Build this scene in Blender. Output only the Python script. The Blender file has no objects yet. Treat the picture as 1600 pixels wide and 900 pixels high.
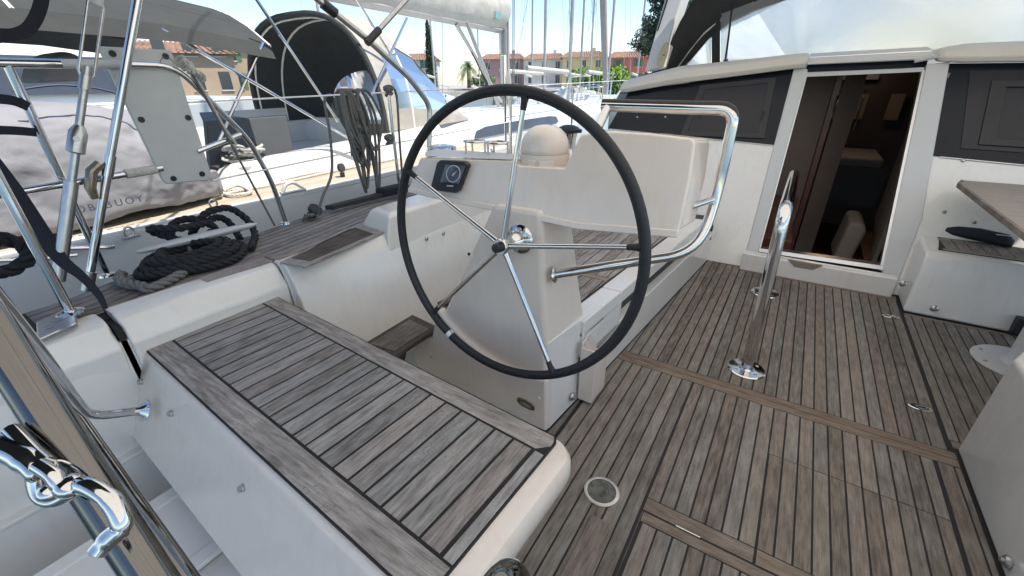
import bpy, bmesh, math, random
from mathutils import Vector, Matrix
random.seed(7)
R = math.radians
scene = bpy.context.scene
col = scene.collection

# ------------------------------------------------------------ camera
cam = bpy.data.cameras.new('camera'); cam_ob = bpy.data.objects.new('camera', cam); col.objects.link(cam_ob)
cam.sensor_fit = 'HORIZONTAL'; cam.sensor_width = 36.0
cam.lens = 36.0 * 666.1 / 1600.0
cam.clip_start = 0.02; cam.clip_end = 2000.0
cam_ob.location = (0.0, 0.0, 1.4)
_y, _p, _r = R(-33.1), R(25.904), R(0.644)
_f = Vector((math.sin(_y)*math.cos(_p), math.cos(_y)*math.cos(_p), -math.sin(_p)))
_r0 = Vector((math.cos(_y), -math.sin(_y), 0)); _d0 = _f.cross(_r0)
_rt = math.cos(_r)*_r0 + math.sin(_r)*_d0; _dn = -math.sin(_r)*_r0 + math.cos(_r)*_d0
cam_ob.rotation_euler = Matrix((( _rt.x, -_dn.x, -_f.x), (_rt.y, -_dn.y, -_f.y), (_rt.z, -_dn.z, -_f.z))).to_euler()
scene.camera = cam_ob

# ------------------------------------------------------------ light, sky, exposure
SUN_EL, SUN_AZ = R(62), R(76)           # azimuth clockwise from +Y (the bow): the sun stands high to starboard
world = bpy.data.worlds.new('World'); scene.world = world; world.use_nodes = True
wn = world.node_tree; wn.nodes.clear()
sky = wn.nodes.new('ShaderNodeTexSky'); sky.sky_type = 'NISHITA'; sky.sun_disc = False
sky.sun_elevation = SUN_EL; sky.sun_rotation = SUN_AZ; sky.air_density = 1.0; sky.dust_density = 0.3; sky.ozone_density = 2.0
bg = wn.nodes.new('ShaderNodeBackground'); bg.inputs[1].default_value = 0.086
tc = wn.nodes.new('ShaderNodeTexCoord'); mp = wn.nodes.new('ShaderNodeMapping'); mp.inputs['Scale'].default_value = (1.3, 1.3, 5.0)
cn = wn.nodes.new('ShaderNodeTexNoise'); cn.inputs['Scale'].default_value = 2.2; cn.inputs['Detail'].default_value = 7; cn.inputs['Roughness'].default_value = 0.6
cr = wn.nodes.new('ShaderNodeValToRGB'); cr.color_ramp.elements[0].position = 0.50; cr.color_ramp.elements[1].position = 0.80
cr.color_ramp.elements[1].color = (0.5, 0.5, 0.5, 1)
mx = wn.nodes.new('ShaderNodeMixRGB'); mx.inputs[2].default_value = (4.6, 5.0, 5.5, 1)
wo = wn.nodes.new('ShaderNodeOutputWorld')
L = wn.links.new
L(tc.outputs['Generated'], mp.inputs[0]); L(mp.outputs[0], cn.inputs['Vector']); L(cn.outputs['Fac'], cr.inputs[0])
L(cr.outputs[0], mx.inputs[0]); L(sky.outputs[0], mx.inputs[1]); L(mx.outputs[0], bg.inputs[0]); L(bg.outputs[0], wo.inputs[0])
sun = bpy.data.lights.new('sun', 'SUN'); sun.energy = 2.7; sun.angle = R(0.6); sun.color = (1.0, 0.94, 0.85)
sun_ob = bpy.data.objects.new('sun', sun); col.objects.link(sun_ob)
sd = Vector((math.sin(SUN_AZ)*math.cos(SUN_EL), math.cos(SUN_AZ)*math.cos(SUN_EL), math.sin(SUN_EL)))
sun_ob.rotation_euler = sd.to_track_quat('Z', 'Y').to_euler(); sun_ob.location = (0, 0, 30)
scene.view_settings.view_transform = 'Standard'; scene.view_settings.look = 'None'
scene.view_settings.exposure = 1.45; scene.view_settings.gamma = 1.0; scene.view_settings.use_curve_mapping = False
scene.cycles.max_bounces = 10; scene.cycles.transparent_max_bounces = 12

# ------------------------------------------------------------ materials
MAT = {}
def nodes_of(name):
    m = bpy.data.materials.new(name); m.use_nodes = True; MAT[name] = m
    return m, m.node_tree.nodes, m.node_tree.links, m.node_tree.nodes['Principled BSDF']
def mat(name, c, rough=0.5, metal=0.0, var=0.06, scale=6.0, bump=0.0, bscale=200.0, spec=None, coat=0.0, sheen=0.0, rvar=0.0):
    m, N, K, b = nodes_of(name)
    b.inputs['Roughness'].default_value = rough; b.inputs['Metallic'].default_value = metal
    if spec is not None: b.inputs['Specular IOR Level'].default_value = spec
    if coat: b.inputs['Coat Weight'].default_value = coat; b.inputs['Coat Roughness'].default_value = 0.08
    if sheen: b.inputs['Sheen Weight'].default_value = sheen
    g = N.new('ShaderNodeNewGeometry'); n = N.new('ShaderNodeTexNoise'); n.inputs['Scale'].default_value = scale; n.inputs['Detail'].default_value = 6
    n.inputs['Roughness'].default_value = 0.65
    K.new(g.outputs['Position'], n.inputs['Vector'])
    r = N.new('ShaderNodeValToRGB'); r.color_ramp.elements[0].position = 0.3; r.color_ramp.elements[1].position = 0.7
    r.color_ramp.elements[0].color = tuple(max(0, x*(1-var)) for x in c)+(1,); r.color_ramp.elements[1].color = tuple(min(1, x*(1+var)) for x in c)+(1,)
    K.new(n.outputs['Fac'], r.inputs[0]); K.new(r.outputs[0], b.inputs['Base Color'])
    if rvar:
        mr = N.new('ShaderNodeMapRange'); mr.inputs[3].default_value = max(0, rough-rvar); mr.inputs[4].default_value = rough+rvar
        n3 = N.new('ShaderNodeTexNoise'); n3.inputs['Scale'].default_value = scale*5; n3.inputs['Detail'].default_value = 5
        K.new(g.outputs['Position'], n3.inputs['Vector']); K.new(n3.outputs['Fac'], mr.inputs[0]); K.new(mr.outputs[0], b.inputs['Roughness'])
    if bump:
        n2 = N.new('ShaderNodeTexNoise'); n2.inputs['Scale'].default_value = bscale; n2.inputs['Detail'].default_value = 3
        K.new(g.outputs['Position'], n2.inputs['Vector'])
        bp = N.new('ShaderNodeBump'); bp.inputs['Strength'].default_value = bump; bp.inputs['Distance'].default_value = 0.002
        K.new(n2.outputs['Fac'], bp.inputs['Height']); K.new(bp.outputs[0], b.inputs['Normal'])
    return m
def teak(name, dark, mid, light, axis='y', rot=0.0, blotch=0.5, rand=0.16):
    m, N, K, b = nodes_of(name)
    b.inputs['Roughness'].default_value = 0.78; b.inputs['Specular IOR Level'].default_value = 0.25
    g = N.new('ShaderNodeNewGeometry'); oi = N.new('ShaderNodeObjectInfo')
    ad = N.new('ShaderNodeVectorMath'); ad.operation = 'ADD'
    sc = N.new('ShaderNodeVectorMath'); sc.operation = 'SCALE'; sc.inputs[0].default_value = (3.1, 7.7, 5.3)
    K.new(oi.outputs['Random'], sc.inputs['Scale']); K.new(g.outputs['Position'], ad.inputs[0]); K.new(sc.outputs[0], ad.inputs[1])
    mp = N.new('ShaderNodeMapping'); mp.inputs['Rotation'].default_value = (0, 0, rot)
    mp.inputs['Scale'].default_value = (260, 7, 60) if axis == 'y' else (7, 260, 60)
    K.new(ad.outputs[0], mp.inputs[0])
    n1 = N.new('ShaderNodeTexNoise'); n1.inputs['Scale'].default_value = 1.0; n1.inputs['Detail'].default_value = 5; n1.inputs['Roughness'].default_value = 0.7
    K.new(mp.outputs[0], n1.inputs['Vector'])
    mp2 = N.new('ShaderNodeMapping'); mp2.inputs['Rotation'].default_value = (0, 0, rot)
    mp2.inputs['Scale'].default_value = (70, 12, 20) if axis == 'y' else (12, 70, 20)
    K.new(ad.outputs[0], mp2.inputs[0])
    n2 = N.new('ShaderNodeTexNoise'); n2.inputs['Scale'].default_value = 1.0; n2.inputs['Detail'].default_value = 6; n2.inputs['Roughness'].default_value = 0.62
    K.new(mp2.outputs[0], n2.inputs['Vector'])
    n4 = N.new('ShaderNodeTexNoise'); n4.inputs['Scale'].default_value = 5.0; n4.inputs['Detail'].default_value = 5; K.new(g.outputs['Position'], n4.inputs['Vector'])
    r = N.new('ShaderNodeValToRGB'); e = r.color_ramp.elements
    e[0].position = 0.33; e[0].color = dark+(1,); e[1].position = 0.68; e[1].color = light+(1,)
    em = e.new(0.5); em.color = mid+(1,)
    def mth(op, a, bb, c=None):
        x = N.new('ShaderNodeMath'); x.operation = op
        for i, v in enumerate((a, bb, c)):
            if v is None: continue
            if isinstance(v, (int, float)): x.inputs[i].default_value = v
            else: K.new(v, x.inputs[i])
        return x.outputs[0]
    s = mth('MULTIPLY_ADD', n1.outputs['Fac'], 0.44, mth('MULTIPLY', n2.outputs['Fac'], 0.58))
    s = mth('ADD', s, mth('MULTIPLY_ADD', oi.outputs['Random'], rand, -rand/2))
    s = mth('ADD', s, mth('MULTIPLY_ADD', n4.outputs['Fac'], 0.30*blotch, -0.15*blotch))
    K.new(s, r.inputs[0])
    # a faint warm or green cast that changes from plank to plank, and small black mildew specks
    hs = N.new('ShaderNodeMixRGB'); hs.blend_type = 'MULTIPLY'; hs.inputs[0].default_value = 0.5
    r2 = N.new('ShaderNodeValToRGB'); r2.color_ramp.elements[0].color = (1.0, 0.90, 0.80, 1); r2.color_ramp.elements[1].color = (0.93, 1.0, 0.98, 1)
    wn_ = N.new('ShaderNodeTexWhiteNoise'); wn_.noise_dimensions = '1D'; K.new(oi.outputs['Random'], wn_.inputs['W'])
    K.new(wn_.outputs['Value'], r2.inputs[0]); K.new(r.outputs[0], hs.inputs[1]); K.new(r2.outputs[0], hs.inputs[2])
    sp = N.new('ShaderNodeTexNoise'); sp.inputs['Scale'].default_value = 140.0; sp.inputs['Detail'].default_value = 6; K.new(g.outputs['Position'], sp.inputs['Vector'])
    sr = N.new('ShaderNodeValToRGB'); sr.color_ramp.elements[0].position = 0.63; sr.color_ramp.elements[0].color = (1, 1, 1, 1)
    sr.color_ramp.elements[1].position = 0.78; sr.color_ramp.elements[1].color = (0.42, 0.40, 0.38, 1)
    ms = N.new('ShaderNodeMath'); ms.operation = 'MULTIPLY'; K.new(sp.outputs['Fac'], ms.inputs[0])
    mrr = N.new('ShaderNodeMapRange'); mrr.inputs[1].default_value = 0.35; mrr.inputs[2].default_value = 0.7; mrr.inputs[3].default_value = 0.8; mrr.inputs[4].default_value = 1.22
    K.new(n4.outputs['Fac'], mrr.inputs[0]); K.new(mrr.outputs[0], ms.inputs[1]); K.new(ms.outputs[0], sr.inputs[0])
    m3 = N.new('ShaderNodeMixRGB'); m3.blend_type = 'MULTIPLY'; m3.inputs[0].default_value = 0.6
    K.new(hs.outputs[0], m3.inputs[1]); K.new(sr.outputs[0], m3.inputs[2]); K.new(m3.outputs[0], b.inputs['Base Color'])
    bp = N.new('ShaderNodeBump'); bp.inputs['Strength'].default_value = 0.55; bp.inputs['Distance'].default_value = 0.0015
    K.new(n1.outputs['Fac'], bp.inputs['Height']); K.new(bp.outputs[0], b.inputs['Normal'])
    return m
def glassy(name, c, alpha=0.5, rough=0.05, transl=0.0, var=0.0, scale=2.0, c2=None, stain=None):
    """thin sheet: mix of transparent, translucent (dirt, haze in the plastic) and gloss"""
    m, N, K, b = nodes_of(name); out = N['Material Output']
    g = N.new('ShaderNodeNewGeometry'); n = N.new('ShaderNodeTexNoise'); n.inputs['Scale'].default_value = scale; n.inputs['Detail'].default_value = 8; n.inputs['Roughness'].default_value = 0.7
    n.inputs['Distortion'].default_value = 0.8
    K.new(g.outputs['Position'], n.inputs['Vector'])
    r = N.new('ShaderNodeValToRGB'); r.color_ramp.elements[0].position = 0.36; r.color_ramp.elements[1].position = 0.66
    r.color_ramp.elements[0].color = c+(1,); r.color_ramp.elements[1].color = (c2 or c)+(1,)
    K.new(n.outputs['Fac'], r.inputs[0])
    tr = N.new('ShaderNodeBsdfTransparent'); tl = N.new('ShaderNodeBsdfTranslucent'); df = N.new('ShaderNodeBsdfDiffuse'); gl = N.new('ShaderNodeBsdfGlossy')
    gl.inputs['Roughness'].default_value = rough
    src = r.outputs[0]
    if stain:                                   # yellowed patch in the plastic: (centre, radius, colour)
        vd = N.new('ShaderNodeVectorMath'); vd.operation = 'DISTANCE'; vd.inputs[1].default_value = stain[0]; K.new(g.outputs['Position'], vd.inputs[0])
        ns = N.new('ShaderNodeMath'); ns.operation = 'MULTIPLY_ADD'; ns.inputs[1].default_value = -0.9; K.new(n.outputs['Fac'], ns.inputs[0]); K.new(vd.outputs['Value'], ns.inputs[2])
        mr = N.new('ShaderNodeMapRange'); mr.inputs[1].default_value = -0.35; mr.inputs[2].default_value = stain[1]-0.45; mr.inputs[3].default_value = 1.0; mr.inputs[4].default_value = 0.0
        K.new(ns.outputs[0], mr.inputs[0]); mxx = N.new('ShaderNodeMixRGB'); mxx.inputs[2].default_value = stain[2]+(1,)
        K.new(mr.outputs[0], mxx.inputs[0]); K.new(r.outputs[0], mxx.inputs[1]); src = mxx.outputs[0]
    K.new(src, tl.inputs[0]); K.new(src, df.inputs[0]); K.new(src, tr.inputs[0])
    a = N.new('ShaderNodeMixShader'); a.inputs[0].default_value = 0.25; K.new(tl.outputs[0], a.inputs[1]); K.new(df.outputs[0], a.inputs[2])
    bb = N.new('ShaderNodeMixShader'); bb.inputs[0].default_value = transl; K.new(tr.outputs[0], bb.inputs[1]); K.new(a.outputs[0], bb.inputs[2])
    fr = N.new('ShaderNodeFresnel'); fr.inputs[0].default_value = 1.45
    cc = N.new('ShaderNodeMixShader'); K.new(fr.outputs[0], cc.inputs[0]); K.new(bb.outputs[0], cc.inputs[1]); K.new(gl.outputs[0], cc.inputs[2])
    K.new(cc.outputs[0], out.inputs['Surface']); N.remove(b)
    return m
def canvas(name, c, transl=0.3, var=0.08, wave=0.0, axis=0):
    m, N, K, b = nodes_of(name); out = N['Material Output']
    g = N.new('ShaderNodeNewGeometry'); n = N.new('ShaderNodeTexNoise'); n.inputs['Scale'].default_value = 5; n.inputs['Detail'].default_value = 7
    K.new(g.outputs['Position'], n.inputs['Vector'])
    r = N.new('ShaderNodeValToRGB'); r.color_ramp.elements[0].position = 0.3; r.color_ramp.elements[1].position = 0.7
    r.color_ramp.elements[0].color = tuple(x*(1-var) for x in c)+(1,); r.color_ramp.elements[1].color = tuple(min(1, x*(1+var)) for x in c)+(1,)
    K.new(n.outputs['Fac'], r.inputs[0]); K.new(r.outputs[0], b.inputs['Base Color'])
    b.inputs['Roughness'].default_value = 0.85; b.inputs['Specular IOR Level'].default_value = 0.15
    n2 = N.new('ShaderNodeTexNoise'); n2.inputs['Scale'].default_value = 7.0; n2.inputs['Detail'].default_value = 4; n2.inputs['Distortion'].default_value = 0.6
    K.new(g.outputs['Position'], n2.inputs['Vector'])
    bp = N.new('ShaderNodeBump'); bp.inputs['Strength'].default_value = 0.35; bp.inputs['Distance'].default_value = 0.03
    K.new(n2.outputs['Fac'], bp.inputs['Height']); K.new(bp.outputs[0], b.inputs['Normal'])
    tl = N.new('ShaderNodeBsdfTranslucent'); K.new(r.outputs[0], tl.inputs[0]); K.new(bp.outputs[0], tl.inputs['Normal'])
    mx = N.new('ShaderNodeMixShader'); mx.inputs[0].default_value = transl
    K.new(b.outputs[0], mx.inputs[1]); K.new(tl.outputs[0], mx.inputs[2]); K.new(mx.outputs[0], out.inputs['Surface'])
    return m
def emit(name, c, s):
    m, N, K, b = nodes_of(name); b.inputs['Base Color'].default_value = c+(1,)
    b.inputs['Emission Color'].default_value = c+(1,); b.inputs['Emission Strength'].default_value = s; return m

def gelcoat(name, c, rough, bump, grime=0.5):
    m = mat(name, c, rough, var=0.025, scale=3, bump=bump, bscale=240, coat=0.5, rvar=0.07)
    N, K = m.node_tree.nodes, m.node_tree.links; b = N['Principled BSDF']; src = b.inputs['Base Color'].links[0].from_socket
    g = N.new('ShaderNodeNewGeometry')
    mp = N.new('ShaderNodeMapping'); mp.inputs['Scale'].default_value = (34, 34, 2.2); K.new(g.outputs['Position'], mp.inputs[0])
    st = N.new('ShaderNodeTexNoise'); st.inputs['Scale'].default_value = 1.0; st.inputs['Detail'].default_value = 4; K.new(mp.outputs[0], st.inputs['Vector'])
    bl = N.new('ShaderNodeTexNoise'); bl.inputs['Scale'].default_value = 5.5; bl.inputs['Detail'].default_value = 7; bl.inputs['Roughness'].default_value = 0.7; K.new(g.outputs['Position'], bl.inputs['Vector'])
    ml = N.new('ShaderNodeMath'); ml.operation = 'MULTIPLY'; K.new(st.outputs['Fac'], ml.inputs[0]); K.new(bl.outputs['Fac'], ml.inputs[1])
    rp = N.new('ShaderNodeValToRGB'); rp.color_ramp.elements[0].position = 0.24; rp.color_ramp.elements[0].color = (1, 1, 1, 1)
    rp.color_ramp.elements[1].position = 0.46; rp.color_ramp.elements[1].color = (0.80, 0.76, 0.68, 1); K.new(ml.outputs[0], rp.inputs[0])
    mm = N.new('ShaderNodeMixRGB'); mm.blend_type = 'MULTIPLY'; mm.inputs[0].default_value = grime; K.new(src, mm.inputs[1]); K.new(rp.outputs[0], mm.inputs[2])
    K.new(mm.outputs[0], b.inputs['Base Color'])
gelcoat('gelcoat', (0.76, 0.74, 0.695), 0.2, 0.05, 0.28)
gelcoat('gelcoat_cream', (0.77, 0.685, 0.60), 0.24, 0.09, 0.3)
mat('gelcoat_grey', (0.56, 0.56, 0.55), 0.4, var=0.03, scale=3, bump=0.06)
mat('moulding', (0.66, 0.62, 0.54), 0.42, var=0.05, scale=5, bump=0.05)
mat('white_paint', (0.80, 0.80, 0.78), 0.3, var=0.03, scale=2)
mat('board_plastic', (0.50, 0.52, 0.51), 0.42, var=0.05, scale=9, bump=0.05)
mat('steel', (0.66, 0.65, 0.63), 0.09, 1.0, var=0.03, scale=30, rvar=0.05)
mat('steel_dark_reflection', (0.17, 0.165, 0.155), 0.07, 1.0, var=0.05, scale=30, rvar=0.04)  # steel darkened so its colour stands in for dark reflections on the near tubes
mat('steel_dull', (0.52, 0.51, 0.49), 0.32, 1.0, var=0.12, scale=40, rvar=0.1)
mat('alloy', (0.62, 0.63, 0.64), 0.34, 1.0, var=0.06, scale=20, rvar=0.08)
mat('alloy_paint', (0.50, 0.51, 0.52), 0.45, 0.3, var=0.06, scale=9)
mat('caulk', (0.014, 0.013, 0.013), 0.75, var=0.2, scale=60)
mat('black_plastic', (0.018, 0.018, 0.02), 0.42, var=0.2, scale=20)
mat('leather', (0.016, 0.017, 0.019), 0.52, var=0.25, scale=50, bump=0.25, bscale=500)
mat('webbing', (0.012, 0.014, 0.022), 0.8, var=0.2, scale=90, bump=0.4, bscale=700)
mat('black_rope', (0.016, 0.017, 0.02), 0.8, var=0.35, scale=60, bump=0.4, bscale=500)
mat('worn_rope', (0.17, 0.165, 0.16), 0.85, var=0.3, scale=60, bump=0.4, bscale=500)
mat('grey_rope', (0.13, 0.13, 0.125), 0.85, var=0.3, scale=90, bump=0.5, bscale=700)
mat('pale_rope', (0.50, 0.49, 0.44), 0.85, var=0.25, scale=70, bump=0.4, bscale=600)
mat('tape', (0.75, 0.75, 0.72), 0.6)
mat('smoked_glass', (0.010, 0.013, 0.018), 0.22, var=0.1, spec=0.25)
mat('smoked_inner', (0.026, 0.025, 0.030), 0.2, var=0.05, spec=0.3)
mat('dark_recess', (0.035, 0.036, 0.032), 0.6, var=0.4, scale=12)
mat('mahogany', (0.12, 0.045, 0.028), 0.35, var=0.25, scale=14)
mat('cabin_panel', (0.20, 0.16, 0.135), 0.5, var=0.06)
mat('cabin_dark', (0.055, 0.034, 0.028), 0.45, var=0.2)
mat('upholstery', (0.24, 0.20, 0.16), 0.85, var=0.06)
mat('linen', (0.33, 0.29, 0.30), 0.9, var=0.05)
mat('rubber', (0.03, 0.03, 0.03), 0.7)
mat('screen', (0.10, 0.115, 0.14), 0.12, var=0.2, scale=40)
mat('print_dark', (0.05, 0.06, 0.09), 0.7)
mat('print_pale', (0.42, 0.46, 0.52), 0.4)
mat('badge', (0.45, 0.38, 0.22), 0.4, 0.4, var=0.35, scale=70)
mat('plate_dark', (0.11, 0.115, 0.10), 0.5, 0.35, var=0.5, scale=45, rvar=0.15)
mat('bronze', (0.30, 0.25, 0.19), 0.35, 0.9, var=0.25, scale=40)
teak('teak_floor', (0.105, 0.090, 0.076), (0.195, 0.174, 0.152), (0.29, 0.264, 0.236), 'y', blotch=0.9)
teak('teak_floor_x', (0.14, 0.103, 0.078), (0.228, 0.182, 0.146), (0.31, 0.26, 0.215), 'x', blotch=0.7)
teak('teak_strip_dark', (0.085, 0.060, 0.046), (0.155, 0.115, 0.09), (0.23, 0.18, 0.145), 'x', blotch=0.7)
teak('teak_seat', (0.115, 0.106, 0.098), (0.265, 0.25, 0.238), (0.42, 0.40, 0.385), 'y', R(2.8), blotch=0.7, rand=0.11)
teak('teak_seat_x', (0.135, 0.12, 0.11), (0.30, 0.28, 0.265), (0.49, 0.465, 0.445), 'x', R(2.8), blotch=0.9)
teak('teak_deck', (0.12, 0.105, 0.096), (0.25, 0.228, 0.21), (0.38, 0.355, 0.335), 'y', R(-11), blotch=0.8)
teak('teak_step', (0.045, 0.036, 0.029), (0.105, 0.085, 0.07), (0.185, 0.155, 0.13), 'y', blotch=0.9)
teak('teak_pale', (0.33, 0.27, 0.21), (0.46, 0.39, 0.31), (0.56, 0.49, 0.41), 'y', blotch=0.4)
teak('table_wood', (0.22, 0.18, 0.14), (0.29, 0.26, 0.225), (0.36, 0.33, 0.30), 'x', blotch=0.5)

# ------------------------------------------------------------ mesh helpers
BASE = {}
def tag(o, label=None, cat=None, group=None, kind=None):
    if label: o['label'] = label
    if cat: o['category'] = cat
    if group: o['group'] = group
    if kind: o['kind'] = kind
    return o
def thing(name, loc, label, cat, group=None):
    o = bpy.data.objects.new(name, None); o.empty_display_size = 0.1; o.location = loc; col.objects.link(o)
    BASE[o.name] = Vector(loc); return tag(o, label, cat, group)
V = Vector
class MB:
    def __init__(s): s.v = []; s.f = []
    def add(s, vs, fs):
        n = len(s.v); s.v += [tuple(x) for x in vs]; s.f += [tuple(i+n for i in f) for f in fs]; return s
    def box(s, c, d, rz=0.0, rx=0.0):
        c = V(c); hx, hy, hz = d[0]/2, d[1]/2, d[2]/2
        m = Matrix.Rotation(rz, 3, 'Z') @ Matrix.Rotation(rx, 3, 'X')
        vs = [c + m @ V((sx*hx, sy*hy, sz*hz)) for sz in (-1, 1) for sx, sy in ((-1, -1), (1, -1), (1, 1), (-1, 1))]
        return s.add(vs, [(3, 2, 1, 0), (4, 5, 6, 7), (0, 1, 5, 4), (1, 2, 6, 5), (2, 3, 7, 6), (3, 0, 4, 7)])
    def prism(s, poly, ext):
        """closed polygon (3-D points) pushed along ext"""
        n = len(poly); e = V(ext); vs = [V(p) for p in poly] + [V(p)+e for p in poly]
        nrm = sum(((vs[i]-vs[0]).cross(vs[(i+1) % n]-vs[0]) for i in range(n)), V((0, 0, 0)))
        fs = [tuple(range(n))[::-1], tuple(range(n, 2*n))] + [(i, (i+1) % n, n+(i+1) % n, n+i) for i in range(n)]
        if nrm.dot(e) < 0: fs = [f[::-1] for f in fs]
        return s.add(vs, fs)
    def loft(s, rings, caps=True, closed=True):
        n = len(rings[0]); vs = [p for r in rings for p in r]; fs = []
        for k in range(len(rings)-1):
            for i in range(n if closed else n-1):
                j = (i+1) % n; fs.append((k*n+i, k*n+j, (k+1)*n+j, (k+1)*n+i))
        if caps and closed: fs += [tuple(range(n))[::-1], tuple((len(rings)-1)*n+i for i in range(n))]
        return s.add(vs, fs)
    def tube(s, path, r, seg=12, caps=True, closed=False):
        path = [V(p) for p in path]; n = len(path); rad = r if isinstance(r, (list, tuple)) else [r]*n
        def tan(i):
            if closed: return (path[(i+1) % n]-path[i-1]).normalized()
            return (path[min(i+1, n-1)]-path[max(i-1, 0)]).normalized()
        t = tan(0); a = V((0, 0, 1)) if abs(t.z) < 0.9 else V((1, 0, 0)); u = t.cross(a).normalized(); rings = []
        for i in range(n):
            t2 = tan(i); ax = t.cross(t2)
            if ax.length > 1e-7: u = Matrix.Rotation(t.angle(t2), 3, ax.normalized()) @ u
            t = t2; u = (u - t*u.dot(t)).normalized(); w = t.cross(u)
            rings.append([path[i] + (u*math.cos(2*math.pi*k/seg) + w*math.sin(2*math.pi*k/seg))*rad[i] for k in range(seg)])
        if closed: rings.append(rings[0]); return s.loft(rings, caps=False)
        return s.loft(rings, caps=caps)
    def lathe(s, prof, o, axis=(0, 0, 1), seg=24):
        """profile [(radius, height)] turned about axis at o"""
        z = V(axis).normalized(); a = V((1, 0, 0)) if abs(z.x) < 0.9 else V((0, 1, 0)); u = z.cross(a).normalized(); w = z.cross(u); o = V(o)
        rings = [[o + z*h + (u*math.cos(2*math.pi*k/seg) + w*math.sin(2*math.pi*k/seg))*max(r, 1e-4) for k in range(seg)] for r, h in prof]
        return s.loft(rings)
    def cyl(s, a, b, r, seg=12): return s.tube([a, b], r, seg)
    def ball(s, c, r, seg=14, sq=(1, 1, 1)):
        c = V(c); rings = []
        for i in range(seg//2+1):
            th = math.pi*i/(seg//2); rr = max(math.sin(th), 1e-3)
            rings.append([c + V((math.cos(2*math.pi*k/seg)*rr*r*sq[0], math.sin(2*math.pi*k/seg)*rr*r*sq[1], -math.cos(th)*r*sq[2])) for k in range(seg)])
        return s.loft(rings)
    def build(s, name, m, parent=None, smooth=False, bevel=0.0, bseg=2, kind=None, label=None, sharp=35):
        off = BASE[parent.name] if parent else V((0, 0, 0))
        if not parent:
            zs = min(v[2] for v in s.v); off = V((sum(v[0] for v in s.v)/len(s.v), sum(v[1] for v in s.v)/len(s.v), zs))
        me = bpy.data.meshes.new(name); me.from_pydata([tuple(V(v)-off) for v in s.v], [], s.f); me.validate()
        bm = bmesh.new(); bm.from_mesh(me); bmesh.ops.recalc_face_normals(bm, faces=bm.faces); bm.to_mesh(me); bm.free()
        me.materials.append(MAT[m] if isinstance(m, str) else m)
        o = bpy.data.objects.new(name, me); col.objects.link(o)
        if parent: o.parent = parent
        else: o.location = off
        BASE[o.name] = off.copy()
        if smooth or bevel:
            for p in me.polygons: p.use_smooth = True
            me.set_sharp_from_angle(angle=R(sharp))
        if bevel:
            b = o.modifiers.new('bevel', 'BEVEL'); b.width = bevel; b.segments = bseg; b.limit_method = 'ANGLE'; b.angle_limit = R(30); b.harden_normals = True
        if kind: o['kind'] = kind
        if label: o['label'] = label
        return o
def fillet(path, r, n=6):
    """round the inner corners of a polyline"""
    P = [V(p) for p in path]; out = [P[0]]
    for i in range(1, len(P)-1):
        a, b, c = P[i-1], P[i], P[i+1]; d1 = (a-b); d2 = (c-b); l = min(r, d1.length*0.49, d2.length*0.49)
        p = b+d1.normalized()*l; q = b+d2.normalized()*l
        for k in range(n+1):
            t = k/n; out.append(p*(1-t)**2 + b*2*t*(1-t) + q*t*t)
    out.append(P[-1]); return out
def smoothpath(pts, n=6, closed=False):
    P = [V(p) for p in pts]; out = []; m = len(P)
    for i in range(m if closed else m-1):
        if closed: a, b, c, d = P[i-1], P[i], P[(i+1) % m], P[(i+2) % m]
        else: a, b, c, d = P[max(i-1, 0)], P[i], P[i+1], P[min(i+2, m-1)]
        for k in range(n):
            t = k/n; out.append(0.5*((2*b) + (c-a)*t + (2*a-5*b+4*c-d)*t*t + (3*b-a-3*c+d)*t**3))
    if not closed: out.append(P[-1])
    return out
def clip(poly, region):
    """convex clip of a 2-D polygon, region counter-clockwise"""
    out = poly
    for i in range(len(region)):
        a, b = region[i], region[(i+1) % len(region)]; inp, out = out, []
        side = lambda p: (b[0]-a[0])*(p[1]-a[1]) - (b[1]-a[1])*(p[0]-a[0])
        for k in range(len(inp)):
            p, q = inp[k], inp[(k+1) % len(inp)]; sp, sq = side(p), side(q)
            if sp >= 0: out.append(p)
            if sp*sq < 0:
                t = sp/(sp-sq); out.append((p[0]+(q[0]-p[0])*t, p[1]+(q[1]-p[1])*t))
        if not out: return []
    return out
def area(p): return abs(sum(p[i][0]*p[(i+1) % len(p)][1]-p[(i+1) % len(p)][0]*p[i][1] for i in range(len(p)))/2)
def plank(poly, z, m, parent, name='plank', th=0.007):
    if len(poly) < 3 or area(poly) < 0.0004: return None
    dz = random.uniform(-0.0006, 0.0006)
    return MB().prism([(x, y, z-th) for x, y in poly], (0, 0, th+dz)).build(name, m, parent)
def screw(parent, p, n, r=0.006, m='steel_dull', name='screw'):
    return MB().lathe([(r, -0.002), (r, 0.0015), (r*0.7, 0.003), (0, 0.003)], p, n, 12).build(name, m, parent, smooth=True)

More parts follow.
